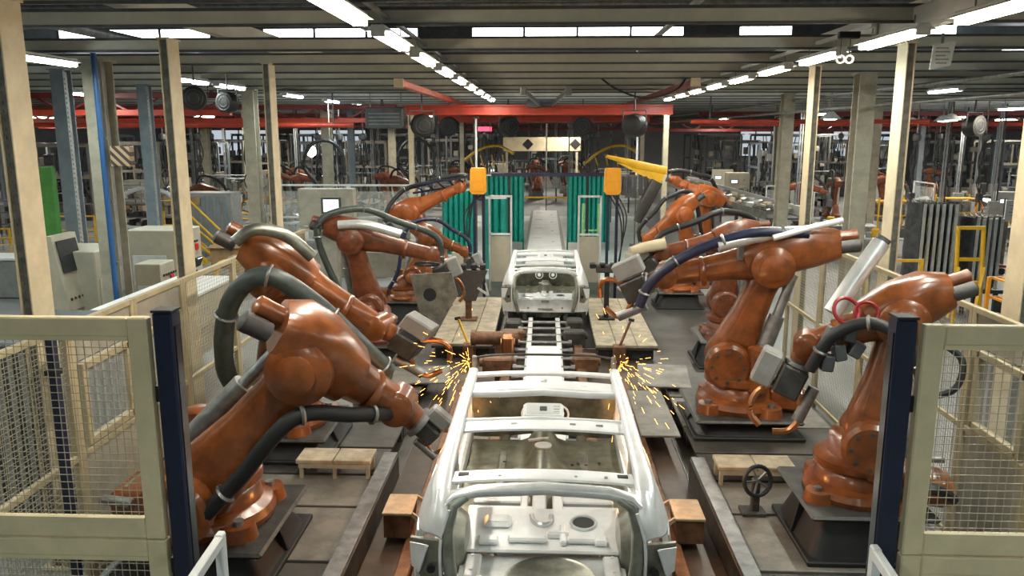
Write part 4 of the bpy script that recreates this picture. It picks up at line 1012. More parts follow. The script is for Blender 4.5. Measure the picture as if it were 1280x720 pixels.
def lattice(y, x0, x1, z0, z1, label, mt='red_dark', hot=None):
    y = snap(y); r = thing('lattice_girder', label, 'girder', ((x0 + x1) / 2, y, z0))
    for z in (z0, z1): m = MB(); m.bar((x0, y, z), (x1, y, z), .22, .16, .01); m.build('chord', hot if (hot and z == z0) else mt, r)
    n = int((x1 - x0) / .9); st = (x1 - x0) / n
    for i in range(n):
        m = MB(); xa = x0 + st * i; m.bar((xa, y, z0 if i % 2 else z1), (xa + st, y, z1 if i % 2 else z0), .05, .05); m.build('brace', mt, r)
    m = MB()
    for x in (x0 + .5, x1 - .5): m.bar((x, y, z1), (x, y, 5.24), .08)
    m.build('hanger', 'grey_dark', r)
lattice(22, -27, -8.6, 4.62, 5.08, 'red lattice girder nearest the blue pipe column', hot='red')
lattice(29, -26, -5.2, 4.5, 4.95, 'dark red lattice girder behind the round black fans', hot='red')
lattice(40, -25, -5.5, 4.35, 4.9, 'dark red lattice girder in front of the far side windows')
lattice(34.5, 6.5, 31, 4.42, 4.85, 'red lattice girder above the stacked sheet panels', hot='red')
lattice(46, 5.5, 32, 4.2, 4.7, 'dark red lattice girder over the far racks')
lattice(50, -6, 6, 4.3, 4.9, 'dark red lattice girder far behind the crane')
for (y, z, x0, x1, lb) in ((27.0, 4.42, 4.6, 12, 'red pipe rail beside the dome lamps'), (24.6, 4.3, -16, -5.6, 'orange red pipe rail behind the slim grey columns')):
    y = snap(y); r = thing('pipe_rail', lb, 'rail', (x0, y, z)); m = MB(); m.cyl((x0, y, z), (x1, y, z), .07, n=12); m.build('pipe', 'red', r)
    m = MB()
    for x in (x0 + .6, (x0 + x1) / 2, x1 - .6): m.bar((x, y, z), (x, y, 5.24), .04)
    m.split('hanger', 'grey_dark', r)
# round fans / blower lamps
def fan_proto():
    r = thing('blower_fan', 'x', 'fan')
    m = MB(); m.lathe([(.30, .22), (.33, .2), (.34, 0), (.30, -.2), (.2, -.26), (.08, -.28)], d=(0, -1, 0), n=26); m.build('drum', 'black', r)
    m = MB(); m.ring((0, -.22, 0), (0, 1, 0), .24, .012, n=24, k=5); m.ring((0, -.22, 0), (0, 1, 0), .14, .012, n=20, k=5); m.split('grille_ring', 'motor_dark', r)
    m = MB()
    for i in range(5):
        t = 2 * PI * i / 5; m.bar((.04 * math.cos(t), -.16, .04 * math.sin(t)), (.26 * math.cos(t + .3), -.15, .26 * math.sin(t + .3)), .1, .01)
    m.cyl((0, -.2, 0), (0, -.1, 0), .06); m.build('blade', 'black', r)
    m = MB(); m.bar((-.36, 0, 0), (-.36, 0, .42), .03); m.bar((.36, 0, 0), (.36, 0, .42), .03); m.bar((-.36, 0, .42), (.36, 0, .42), .03); m.bar((0, 0, .42), (0, 0, .95), .04); m.build('yoke', 'grey_dark', r)
    return r
fp = Rep(fan_proto())
for (x, y, z, a, lb) in ((-3.6, 23.6, 4.30, .4, 'round black blower fan by the end of the red crane'), (-3.35, 28.3, 4.22, -.2, 'round black blower fan tucked under the red crane girder'), (-1.3, 28, 4.18, .6, 'round black blower fan near the thin white rod'), (1.28, 28, 4.15, 0, 'round black blower fan with its grille facing the car line'), (2.55, 23.6, 4.25, 2.6, 'round blower fan turned away beside the crane post'), (-5.95, 13.65, 4.55, .3, 'round black fan hanging over the aisle by the cabinets'), (-6.15, 15.6, 4.55, -.3, 'second round black fan hanging over the aisle by the cabinets'), (13.4, 26.8, 4.35, .5, 'round black fan hanging near the dome lamps')):
    near = y < 20; fp.put((x, snap(y), 4.66 if near else 4.285), a, lb, None, .6 if near else 1)
# grey hanging box
r = thing('hanging_unit', 'dark teal-grey air unit hanging from the ceiling beams', 'air unit', (-4.6, 24, 4.4))
m = MB(); m.box((-4.65, 23.65, 4.5), (1.1, .6, .6), bev=.03); m.build('case', 'grey_dark', r)
m = MB()
for k in range(4): m.box((-4.65, 23.34, 4.32 + .1 * k), (.9, .02, .03))
m.split('louvre', 'grey_blue', r)
m = MB(); m.bar((-5.1, 23.65, 4.8), (-5.1, 23.65, 5.24), .03); m.bar((-4.2, 23.65, 4.8), (-4.2, 23.65, 5.24), .03); m.split('hanger', 'grey', r)

# ================================================================ CENTRE CELL BEHIND THE SECOND SHELL
def corrugated(name, label, x0, x1, y, z0, z1, mt='teal'):
    r = thing(name, label, 'screen', ((x0 + x1) / 2, y, 0)); n = max(2, int((x1 - x0) / .16)); st = (x1 - x0) / n
    for i in range(n):
        m = MB(); xa = x0 + st * i; m.prism([(xa, y, z0), (xa + st * .25, y - .07, z0), (xa + st * .75, y - .07, z0), (xa + st, y, z0), (xa + st, y + .012, z0), (xa, y + .012, z0)], (0, 0, z1 - z0)); m.build('slat', mt, r)
    m = MB(); m.bar((x0, y, z1 + .03), (x1, y, z1 + .03), .1, .06); m.build('top_rail', 'white_grey', r)
    for x in (x0, x1): m = MB(); m.bar((x, y + .05, 0), (x, y + .05, z1), .05); m.build('post', 'teal', r)
    return r
corrugated('corrugated_screen', 'teal corrugated screen beside the yellow box of the lifting robot', -2.12, -.76, 28, .3, 2.6)
corrugated('corrugated_screen', 'teal corrugated screen beside the yellow box under the yellow bracket', .80, 2.25, 28, .3, 2.6)
corrugated('corrugated_screen', 'narrow teal corrugated screen strip right behind the yellow box posts', -1.72, -1.12, 23.2, .15, 2.2)
corrugated('corrugated_screen', 'low teal corrugated screen behind the lifting robot', -3.2, -2.2, 25, .3, 2.3)
r = thing('green_post', 'light green tube posts before the teal screen under the yellow bracket', 'post', (1.35, 24, 0))
for x in (1.15, 1.62): m = MB(); m.cyl((x, 24, 0), (x, 24, 2.0), .05, n=10); m.build('tube', 'teal_light', r)
m = MB(); m.bar((1.15, 24, 1.2), (1.62, 24, 1.2), .05); m.build('tie', 'teal_light', r)
for s, lb in ((-1, 'yellow terminal box on dark posts near the lifting robot'), (1, 'yellow terminal box on dark posts under the yellow bracket')):
    X = s * 1.62; Y = 19.5
    r = thing('terminal_box', lb, 'box', (X, Y, 0))
    m = MB(); m.prism([(X - .2, Y - .14, 2.68), (X - .14, Y - .14, 2.62), (X + .14, Y - .14, 2.62), (X + .2, Y - .14, 2.68), (X + .19, Y - .14, 3.2), (X + .17, Y - .14, 3.25), (X - .17, Y - .14, 3.25), (X - .19, Y - .14, 3.2)], (0, .26, 0)); bx_ = m.build('case', 'yellow_box', r)
    m = MB(); m.box((X, Y - .145, 2.94), (.3, .012, .5), bev=.004); m.build('lid', 'yellow_box', bx_)
    for dx in (-.1, .12): m = MB(); m.bar((X + dx, Y, 0), (X + dx, Y, 2.64), .07, .07, .006); m.build('post', 'navy', r)
    m = MB(); m.box((X, Y, .02), (.5, .4, .04)); m.build('foot', 'grey_dark', r)
    for k in range(3): m = MB(); m.tube([(X - .1 + .1 * k, Y + .05, 2.64), (X + s * (.2 + .08 * k), Y + .05, 2.1), (X + s * .25, Y, 1.3), (X + s * .1, Y, .4)], .018, n=6, sub=5); m.build('cable', 'rubber', r)
    # equipment column below
    r = thing('valve_column', 'dark valve column with boxes standing beside the ' + ('lifting robot box' if s < 0 else 'yellow bracket box'), 'equipment', (s * 2.05, 18.9, 0))
    m = MB(); m.bar((s * 2.05, 18.9, 0), (s * 2.05, 18.9, 1.5), .09); m.build('post', 'grey_dark', r)
    m = MB(); m.box((s * 2.05, 18.8, 1.1), (.3, .22, .42), bev=.02); m.build('box', 'beige', r)
    m = MB(); m.box((s * 2.0, 18.82, .6), (.2, .2, .3), bev=.02); m.build('valve', 'black', r)
    m = MB(); m.ring((s * 2.05, 18.7, .85), (0, 1, .2), .16, .02, n=18, k=6); m.build('hose_loop', 'rubber', r)
    # cream frame panel next to the box
    X2 = s * 1.15
    r = thing('guard_screen', 'pale guard frame with beige lower panel next to the ' + ('lifting robot box' if s < 0 else 'yellow bracket box'), 'guard', (X2, 20.6, 0))
    for dx in (-.28, .28): m = MB(); m.bar((X2 + dx, 20.6, 0), (X2 + dx, 20.6, 2.5), .05); m.build('post', 'white_grey', r)
    for z in (2.48, 1.5): m = MB(); m.bar((X2 - .28, 20.6, z), (X2 + .28, 20.6, z), .05); m.build('rail', 'white_grey', r)
    m = MB(); m.box((X2, 20.6, .85), (.5, .03, 1.2)); m.build('panel', 'beige', r)
# dark gun stands on the platforms
for s, lb in ((-1, 'dark funnel shaped tool stand on the pale platform near the bracket gun robot'), (1, 'slim black tool stand on the pale platform near the level forearm robot')):
    X = s * (1.55 if s < 0 else 1.28); Y = 16.0 if s < 0 else 16.2
    r = thing('tool_stand', lb, 'tool stand', (X, Y, .3))
    m = MB(); m.box((X, Y, .325), (.34, .3, .04), bev=.008); m.build('foot', 'brown_steel' if s < 0 else 'black', r)
    m = MB(); m.bar((X, Y, .34), (X, Y, .75 if s < 0 else 1.3), .13 if s < 0 else .1, .1, .01); m.build('post', 'brown_steel' if s < 0 else 'black', r)
    m = MB()
    if s < 0: m.prism([(X - .42, Y - .1, 1.35), (X + .4, Y - .1, 1.35), (X + .16, Y - .1, .72), (X - .08, Y - .1, .72)], (0, .2, 0))
    else: m.box((X - .02, Y, 1.36), (.42, .2, .16), bev=.02)
    m.build('head', 'motor_dark', r)
    m = MB()
    for dx in (-.3, -.1, .12, .3): m.box((X + dx, Y, 1.42), (.12, .2, .1), bev=.015)
    m.split('clamp', 'black', r)
    m = MB(); m.bar((X + .2, Y - .12, 1.0), (X + .42, Y - .14, .85), .04); m.bar((X + .42, Y - .14, .85), (X + .36, Y - .14, 1.1), .03); m.build('finger', 'galv', r)
# portal bar with black posts
r = thing('portal_bar', 'dark blue cross bar on slim black posts behind the farther car body', 'portal', (0, 22.4, 0))
m = MB(); m.bar((-1.5, 22.4, 2.94), (2.1, 22.4, 2.94), .08, .1, .008); m.build('cross_bar', 'navy', r)
for x in (-1.0, 1.18): m = MB(); m.bar((x, 22.4, 0), (x, 22.4, 3.05), .07); m.build('post', 'black', r)
r = thing('yellow_barrier', 'low yellow barrier across the end of the white plate conveyor', 'barrier', (0, 39.4, 0))
m = MB(); m.bar((-1.6, 39.4, .95), (1.7, 39.4, .95), .08); m.build('rail', 'yellow', r)
for x in (-1.5, 1.6): m = MB(); m.bar((x, 39.4, 0), (x, 39.4, .95), .08); m.build('post', 'yellow', r)

# ================================================================ REPEATED BACKGROUND EQUIPMENT
def frame_panel_proto(name, label, wd, h, mt, infill):
    r = thing(name, label, 'fence')
    for x in (-wd / 2, wd / 2): m = MB(); m.bar((x, 0, 0), (x, 0, h), .06); m.build('post', mt, r)
    for z in (.3, h - .03, h * .5): m = MB(); m.bar((-wd / 2, 0, z), (wd / 2, 0, z), .05); m.build('rail', mt, r)
    m = MB(); m.box((0, 0, h * .5), (wd - .06, .01, h - .4)); m.build('infill', infill, r)
    return r
def cabinet_proto(name, label, wd, d, h, mt='beige', screen=True, doors=2):
    r = thing(name, label, 'cabinet')
    m = MB(); m.box((0, 0, h / 2 + .05), (wd, d, h - .1), bev=.012); m.build('body', mt, r)
    m = MB(); m.box((0, 0, .05), (wd * .94, d * .94, .1)); m.build('plinth', 'grey_dark', r)
    for i in range(doors):
        x = -wd / 2 + wd * (i + .5) / doors
        m = MB(); m.box((x, -d / 2 - .008, h / 2 + .05), (wd / doors - .03, .016, h - .2), bev=.006); dr = m.build('door', mt, r)
        m = MB(); m.box((x + wd / doors * .34, -d / 2 - .025, h * .52), (.03, .03, .14), bev=.006); m.build('handle', 'black', dr)
    if screen:
        m = MB(); m.box((-wd * .2, -d / 2 - .02, h * .76), (wd * .34, .02, .2), bev=.004); sc_ = m.build('display', 'grey_dark', r)
        m = MB(); m.box((-wd * .2, -d / 2 - .031, h * .76), (wd * .28, .006, .15)); m.build('screen', 'screen_lit', sc_)
        m = MB(); m.cyl((wd * .25, -d / 2 - .03, h * .8), (wd * .25, -d / 2, h * .8), .03, n=10); m.build('button', 'red_button', r)
    return r
def rack_proto(name, label, wd, d, h, n, mt, load):
    r = thing(name, label, 'rack')
    for x in (-wd / 2, wd / 2):
        for y in (-d / 2, d / 2): m = MB(); m.bar((x, y, 0), (x, y, h), .05); m.build('post', mt, r)
    rn = random.Random(len(label))
    for i in range(n):
        z = .2 + (h - .35) * i / max(1, n - 1)
        m = MB(); m.box((0, 0, z), (wd, d, .04)); m.build('shelf', mt, r)
        if i < n - 1 or n == 1 or load == 'top':
            x = -wd / 2 + .12
            while x < wd / 2 - .15:
                w_ = rn.uniform(.1, .28); hh = rn.uniform(.12, max(.14, (h - .35) / max(1, n - 1) * .75))
                m = MB(); m.box((x + w_ / 2, rn.uniform(-.05, .05), z + .02 + hh / 2), (w_, d * .7, hh), rn.uniform(-.1, .1), bev=.01)
                m.build('part', rn.choice(['parts_dark', 'steel', 'galv_dark', 'grey_dark', 'card', 'white_grey'] if load != 'dark' else ['parts_dark', 'grey_dark', 'steel', 'black']), r); x += w_ + rn.uniform(.02, .1)
    return r
def far_robot_proto():
    r = thing('distant_robot', 'x', 'robot')
    m = MB(); m.lathe([(.5, 0), (.5, .05), (.42, .5), (.4, .52)], n=20); m.build('pedestal', 'grey_dark', r)
    m = MB(); m.lathe([(.36, .52), (.38, .62), (.3, .72), (.28, .95), (.2, 1.1)], n=20); m.build('turret', 'orange_old', r)
    m = MB(); m.loft([(0, 0, .95), (-.1, 0, 1.4), (-.25, 0, 1.95)], [(.3, .4), (.24, .32), (.24, .28)], up=(1, 0, 0), n=14); m.build('lower_arm', 'orange_old', r)
    m = MB(); m.loft([(-.6, 0, 1.95), (-.2, 0, 2.05), (.3, 0, 1.95), (.85, 0, 1.75)], [(.3, .26), (.38, .36), (.26, .26), (.15, .16)], n=14); m.build('forearm', 'orange_old', r)
    m = MB(); m.cyl((.85, 0, 1.75), (.95, 0, 1.5), .1); m.box((.97, 0, 1.35), (.2, .3, .3), bev=.02); m.bar((.9, 0, 1.2), (1.1, 0, .8), .05); m.build('weld_gun', 'grey_dark', r)
    m = MB(); m.tube([(-.3, .25, .7), (-.55, .25, 1.6), (-.4, .2, 2.4), (.2, .1, 2.45), (.7, .1, 2.1), (.9, 0, 1.6)], .05, n=8, sub=5); m.build('hose', 'rubber', r)
    return r
def hoist_proto():
    r = thing('hanging_tool', 'x', 'tool')
    m = MB(); m.lathe([(.03, .16), (.13, .1), (.15, 0), (.13, -.1), (.03, -.16)], (0, 0, 3.9), n=16); m.build('balancer', 'grey_dark', r)
    m = MB(); m.cyl((0, 0, 4.0), (0, 0, 5.24), .025, n=6); m.build('suspension', 'steel', r)
    for k in range(3): m = MB(); m.tube([(.05 * k - .05, 0, 3.8), (.12 * k - .1, .05 * k, 3.0), (.1 - .14 * k, .1, 2.3), (0, 0, 1.8)], .025, n=6, sub=5); m.build('cable', 'rubber', r)
    m = MB(); m.box((0, 0, 1.7), (.2, .2, .35), bev=.03); m.build('tool_body', 'parts_dark', r)
    m = MB(); m.tube([(-.1, 0, 1.6), (-.3, 0, 1.4), (-.3, 0, 1.15), (-.05, 0, 1.05)], .035, n=8, sub=4); m.tube([(.1, 0, 1.6), (.2, 0, 1.35), (.05, 0, 1.1)], .03, n=8, sub=4); m.split('jaw', 'copper', r)
    return r
def bench_proto():
    r = thing('work_bench', 'x', 'bench')
    m = MB(); m.box((0, 0, .9), (1.9, .8, .05), bev=.01); m.build('top', 'white_grey', r)
    for x in (-.85, .85):
        for y in (-.32, .32): m = MB(); m.bar((x, y, 0), (x, y, .88), .06); m.build('leg', 'grey', r)
    m = MB(); m.box((0, 0, .35), (1.7, .66, .03)); m.build('shelf', 'grey', r)
    rn = random.Random(4); x = -.8
    while x < .75:
        m = MB(); hh = rn.uniform(.08, .4); m.box((x + .1, rn.uniform(-.15, .15), .925 + hh / 2), (rn.uniform(.1, .22), .25, hh), rn.uniform(-.4, .4), bev=.015); m.build('part', rn.choice(['steel', 'parts_dark', 'galv', 'grey_dark', 'yellow']), r); x += rn.uniform(.2, .35)
    return r
def jig_proto():
    r = thing('welding_jig', 'x', 'jig')
    m = MB(); m.box((0, 0, .45), (2.0, 1.1, .14), bev=.02); m.build('table', 'grey', r)
    for x in (-.8, .8): m = MB(); m.box((x, 0, .19), (.25, .9, .38)); m.build('leg', 'grey_dark', r)
    rn = random.Random(9)
    for k in range(9):
        x, y = rn.uniform(-.9, .9), rn.uniform(-.45, .45); h = rn.uniform(.3, .9)
        m = MB(); m.bar((x, y, .5), (x, y, .5 + h), .07); m.box((x + .06, y, .5 + h), (.22, .09, .09), bev=.01); m.bar((x + .14, y, .5 + h), (x + .22, y, .35 + h), .04); m.build('clamp_post', rn.choice(['grey_dark', 'yellow', 'steel', 'beige']), r)
    m = MB(); m.grid([[(-.8 + .2 * i, -.35 + .14 * j, 1.0 + .12 * math.sin(i * .8) * math.cos(j * .5)) for i in range(9)] for j in range(6)], (0, 0, .01)); m.build('sheet_part', 'galv', r)
    return r
def bin_proto():
    r = thing('parts_bin', 'x', 'bin')
    for (x, y, sx, sy) in ((-.55, 0, .03, .8), (.55, 0, .03, .8), (0, -.4, 1.1, .03), (0, .4, 1.1, .03)): m = MB(); m.box((x, y, .5), (sx, sy, .7)); m.build('side', 'grey_blue', r)
    m = MB(); m.box((0, 0, .16), (1.1, .8, .03)); m.build('bottom', 'grey_blue', r)
    for x in (-.45, .45):
        for y in (-.32, .32): m = MB(); m.box((x, y, .07), (.1, .1, .14)); m.build('foot', 'grey_dark', r)
    rn = random.Random(2)
    for k in range(8): m = MB(); m.box((rn.uniform(-.4, .4), rn.uniform(-.25, .25), .78), (.3, .2, .12), M.Rotation(rn.uniform(-1, 1), 3, 'Z'), bev=.02); m.build('part', 'galv_dark', r)
    return r
def stack_proto():
    r = thing('panel_trolley', 'x', 'trolley')
    m = MB(); m.box((0, 0, .25), (1.2, .7, .06)); m.build('deck', 'red_dark', r)
    for x in (-.5, .5):
        for y in (-.28, .28): m = MB(); m.cyl((x, y - .03, .1), (x, y + .03, .1), .1, n=12); m.build('caster', 'black', r)
    for k in range(6): m = MB(); m.grid([[(-.5 + .2 * k + .03 * math.sin(j), -.3 + .1 * j, .3 + .28 * i) for j in range(7)] for i in range(6)], (.02, 0, 0)); m.build('panel', 'galv_dark' if k % 2 else 'steel', r)
    return r
def cell_proto(mt, mt2, seed):
    rn = random.Random(seed); r = thing('cell_tower', 'x', 'machine frame'); W, D, H = 2.2, 1.1, rn.uniform(3.4, 3.9)
    for x in (-W / 2, W / 2):
        for y in (-D / 2, D / 2): m = MB(); m.bar((x, y, 0), (x, y, H), .1); m.build('post', mt, r)
    for z in (H, H * .62):
        for y in (-D / 2, D / 2): m = MB(); m.bar((-W / 2, y, z), (W / 2, y, z), .1, .12); m.build('beam', mt, r)
    m = MB(); m.box((0, 0, H + .08), (W + .5, .3, .06)); m.build('cable_tray', 'steel', r)
    for k in range(5):
        x = rn.uniform(-W / 2, W / 2); m = MB(); m.tube([(x, -.1, H), (x + rn.uniform(-.3, .3), -.2, H * .75), (x + rn.uniform(-.3, .3), -.2, H * .5), (x, 0, 1.2)], .03, n=6, sub=4); m.build('cable', 'rubber', r)
    for k in range(6):
        x = rn.uniform(-.9, .9); z = rn.uniform(.8, H - .5); m = MB(); m.box((x, rn.uniform(-.5, .2), z), (rn.uniform(.15, .5), .25, rn.uniform(.15, .5)), bev=.02); m.build('unit', rn.choice([mt2, 'grey_dark', 'parts_dark', 'beige_dark', 'grey']), r)
    m = MB(); m.box((0, 0, .5), (W * .8, D * .8, 1.0), bev=.03); m.build('base', mt2, r)
    return r
def drop_proto():
    r = thing('cable_drop', 'x', 'conduit')
    for k in range(3): m = MB(); m.cyl((.09 * k - .09, 0, 1.0 + .2 * k), (.09 * k - .09, 0, 5.185), .03, n=6); m.build('conduit', ('grey_blue', 'grey', 'rubber')[k], r)
    m = MB(); m.box((0, 0, 1.1), (.4, .2, .6), bev=.02); m.build('junction_box', 'grey', r)
    m = MB(); m.bar((0, 0, 0), (0, 0, .8), .08); m.build('stand', 'grey_dark', r)
    return r
P = {}
P['cellb'] = Rep(cell_proto('grey_blue', 'grey', 1)); P['cellg'] = Rep(cell_proto('grey_dark', 'beige_dark', 2)); P['celly'] = Rep(cell_proto('beige_dark', 'grey_dark', 3)); P['drop'] = Rep(drop_proto())
P['robot'] = Rep(far_robot_proto()); P['hoist'] = Rep(hoist_proto()); P['bench'] = Rep(bench_proto()); P['jig'] = Rep(jig_proto()); P['bin'] = Rep(bin_proto()); P['trolley'] = Rep(stack_proto())
P['cab'] = Rep(cabinet_proto('control_cabinet', 'x', 1.2, .55, 1.95)); P['cabg'] = Rep(cabinet_proto('control_cabinet', 'x', .9, .5, 1.6, 'grey', True, 1))
P['rack'] = Rep(rack_proto('parts_rack', 'x', 1.8, .7, 2.1, 4, 'grey_blue', 'mixed')); P['rackd'] = Rep(rack_proto('parts_rack', 'xx', 1.5, .7, 1.7, 4, 'grey_dark', 'dark')); P['racky'] = Rep(rack_proto('parts_rack', 'xxx', 1.4, .7, 1.5, 3, 'yellow', 'mixed'))
P['fence'] = Rep(frame_panel_proto('guard_fence', 'x', 2.0, 1.9, 'white_grey', 'glass')); P['fencey'] = Rep(frame_panel_proto('guard_rail', 'x', 1.8, 1.1, 'yellow', 'glass'))
NOUN = dict(cellb='tall blue-grey machine frame with cables', cellg='tall dark machine frame with beige base', celly='tall beige machine frame with cables', drop='group of vertical conduits above a junction box', robot='weathered orange robot at a distant cell', hoist='tool hanging on black cables from the roof', bench='grey work bench loaded with metal parts', jig='welding jig with clamp posts and a sheet part', bin='blue-grey steel bin of pressed parts', trolley='dark red trolley of upright sheet panels', cab='beige control cabinet with a lit display', cabg='grey single-door control cabinet', rack='blue-grey rack full of mixed parts', rackd='dark rack full of black parts', racky='yellow rack with mixed parts', fence='white framed clear guard fence panel', fencey='low yellow guard rail panel')
TAKEN = [(-8, 13.5, 2.2), (-8, 16.5, 1.8), (-6.5, 13, 1.6), (-5.6, 20.5, 1.5)]
COLS = [(o.location.x, o.location.y) for o in COL.objects if o.get('category') == 'column']
def scatter(kind, n, xr, yr, zone, seed, rad=.95, rots=(0, PI / 2, .1, -.15)):
    rn = random.Random(seed); k = 0; t = 0
    while k < n and t < n * 60:
        t += 1; x = rn.uniform(*xr); y = rn.uniform(*yr)
        rr = .5 if kind == 'hoist' else rad
        if kind in ('hoist', 'drop'): y = snap(y)
        if abs(x) < 1.2 and y < 41: continue
        if any((x - a) ** 2 + (y - b) ** 2 < (rr + c) ** 2 for a, b, c in TAKEN): continue
        if any((x - a) ** 2 + (y - b) ** 2 < (rr * .85 + .25) ** 2 for a, b in COLS): continue
        
        if kind in ('hoist', 'drop'):
            if any(abs(y - snap(q)) < .3 for q in (22, 29, 40, 34.5, 46, 50, 27, 24.6)): continue
        TAKEN.append((x, y, rr)); P[kind].put((x, y, 0), rn.choice(rots), NOUN[kind] + ' ' + zone, NOUN[kind] + ', ' + zone); k += 1

# ---- cabinets and desks beyond the left fence
def console(label, x, y, wd, d, h, slope, extra):
    r = thing('welding_controller', label, 'cabinet', (x, y, 0))
    m = MB(); m.box((x, y, h / 2), (wd, d, h), bev=.015); b = m.build('body', 'beige', r)
    m = MB(); m.box((x + wd / 2 + .008, y, h * .42), (.016, d * .86, h * .7), bev=.004); dr = m.build('door', 'beige', b)
    m = MB(); m.box((x + wd / 2 + .03, y - d * .3, h * .45), (.03, .03, .16), bev=.006); m.build('handle', 'black', dr)
    m = MB(); m.box((x - wd * .1, y - d / 2 - .008, h * .6), (wd * .6, .016, h * .3), bev=.004); m.build('side_plate', 'white_grey', b)
    m = MB()
    for k in range(6): m.cyl((x + wd / 2, y - d * .3 + .1 * k, h * .86), (x + wd / 2 + .03, y - d * .3 + .1 * k, h * .86), .025, n=8)
    m.stuff('knob', 'motor_dark', b)
    m = MB(); m.box((x + wd / 2 + .02, y + d * .2, h * .8), (.03, .12, .14)); m.build('warning_tag', 'red_button', b)
    # pendant terminal
    m = MB(); m.box((x + wd / 2 + .12, y - d * .1, h * .66), (.08, .34, .22), M.Rotation(.4, 3, 'Y'), bev=.02); p = m.build('pendant', 'black', r)
    m = MB(); m.box((x + wd / 2 + .165, y - d * .1, h * .675), (.01, .2, .13), M.Rotation(.4, 3, 'Y')); m.build('screen', 'screen_lit', p)
    m = MB(); m.tube([(x + wd / 2 + .1, y - d * .1, h * .58), (x + wd / 2 + .16, y - d * .15, h * .35), (x + wd / 2 + .05, y - d * .2, h * .15)], .018, n=6, sub=5); m.build('cable', 'rubber', p)
    if slope:
        m = MB(); m.prism([(x + wd / 2, y - d / 2, 0), (x + wd / 2 + .55, y - d / 2, 0), (x + wd / 2 + .55, y - d / 2, .85), (x + wd / 2, y - d / 2, 1.05)], (0, -.9, 0)); q = m.build('desk', 'beige', r)
        m = MB()
        for k in range(5): m.box((x + wd / 2 + .27, y - d / 2 - .15 - .15 * k, .955), (.3, .05, .02), M.Rotation(.35, 3, 'Y'))
        m.stuff('key_row', 'motor_dark', q)
    if extra:
        m = MB(); m.prism([(x + .1, y - d * .9, h * .55), (x + .4, y - d * .9, h * .55), (x + .2, y - d * .9, h * 1.15), (x + .1, y - d * .9, h * 1.15)], (0, .7, 0)); q = m.build('panel_head', 'beige', r)
        m = MB(); m.box((x + .28, y - d * .9 + .35, h * .98), (.012, .56, h * .26), M.Rotation(-.17, 3, 'Y')); m.build('display', 'screen_off', q)
        m = MB()
        for i in range(3):
            for k in range(5): m.cyl((x + .36 - .05 * i, y - d * .9 + .12 + .11 * k, h * .64 + .1 * i), (x + .39 - .05 * i, y - d * .9 + .12 + .11 * k, h * .64 + .1 * i), .025, n=8)
        m.stuff('gauge', 'motor_dark', q)
console('large beige welding controller with a sloping key desk and pendant screen', -8.3, 13.7, 1.3, 1.1, 2.1, True, True)
console('tall beige welding controller with a white plate and pendant screen', -8.1, 16.6, 1.2, .9, 2.1, False, False)
console('narrow beige controller with a slanted display beside the blue pipe', -7.5, 14.9, .5, .6, 1.65, False, False)
P['cab'].put((-9.6, 12.0, 0), -PI / 2, 'white tall cabinet beside the first cream column')
r = thing('white_table', 'white topped table standing along the side fence', 'table', (-6.1, 12.6, 0))
m = MB(); m.box((-6.1, 12.6, 1.52), (1.1, 2.9, .05), bev=.01); m.build('top', 'white', r)
for dx in (-.48, .48):
    for dy in (-1.35, 1.35): m = MB(); m.bar((-6.1 + dx, 12.6 + dy, 0), (-6.1 + dx, 12.6 + dy, 1.5), .06); m.build('leg', 'beige', r)
m = MB(); m.box((-6.1, 12.6, 1.0), (1.0, 2.7, .98)); m.build('apron', 'beige', r)
r = thing('pale_counter', 'pale grey counter running behind the welding controllers', 'counter', (-11, 22, 0))
m = MB(); m.box((-12.5, 19.5, 1.0), (4.6, .9, .06), bev=.01); m.build('top', 'white', r)
m = MB(); m.box((-12.5, 19.5, .5), (4.4, .8, .95)); m.build('body', 'grey', r)
# locker + yellow stair
r = thing('locker', 'dark grey ribbed locker with yellow railings around it', 'locker', (-10.2, 24.2, 0))
m = MB(); m.box((-10.2, 24.2, 1.15), (1.5, .8, 2.3), bev=.02); m.build('body', 'grey', r)
for k in range(6): m = MB(); m.box((-10.2 - .55 + .22 * k, 23.79, 1.2), (.12, .03, 2.0)); m.build('rib', 'grey_blue', r)
m = MB(); m.box((-10.6, 23.78, 2.05), (.4, .02, .25)); m.build('label_plate', 'card', r)
r = thing('yellow_stair', 'small stair with yellow tube railings in front of the locker', 'stair', (-9.9, 22.6, 0))
for k in range(4): m = MB(); m.box((-10.3 + .3 * k, 22.6, 1.0 - .25 * k), (.32, .8, .04)); m.build('tread', 'grey', r)
for y in (22.2, 23.0):
    m = MB(); m.tube([(-10.9, y, 0), (-10.9, y, 2.2), (-10.45, y, 2.2), (-9.3, y, 1.05), (-9.3, y, 0)], .035, n=8); m.build('railing', 'yellow', r)
    m = MB(); m.tube([(-10.9, y, 1.5), (-10.45, y, 1.5), (-9.3, y, .5)], .03, n=8); m.build('mid_railing', 'yellow', r)
    m = MB(); m.bar((-10.45, y, 1.1), (-9.25, y, 0.1), .05, .16); m.build('stringer', 'yellow', r)
for (x, y, w_, h, z, lb) in ((-8.3, 20.6, .8, .6, 0.6, 'large open cardboard box on the pallet behind the yellow hoop'), (-7.75, 19.9, .5, .4, .6, 'small cardboard box on the pallet behind the yellow hoop'), (-11.3, 21.6, .7, .9, 0, 'brown cardboard box standing on the floor by the stair')):
    r = thing('cardboard_box', lb, 'box', (x, y, z)); m = MB(); m.box((x, y, z + h / 2), (w_, w_ * .8, h)); m.build('carton', 'card', r)
    m = MB(); m.box((x, y - w_ * .45, z + h - .02), (w_, .14, .01), M.Rotation(.5, 3, 'X')); m.box((x, y + w_ * .45, z + h - .02), (w_, .14, .01), M.Rotation(-.5, 3, 'X')); m.split('flap', 'card', r)
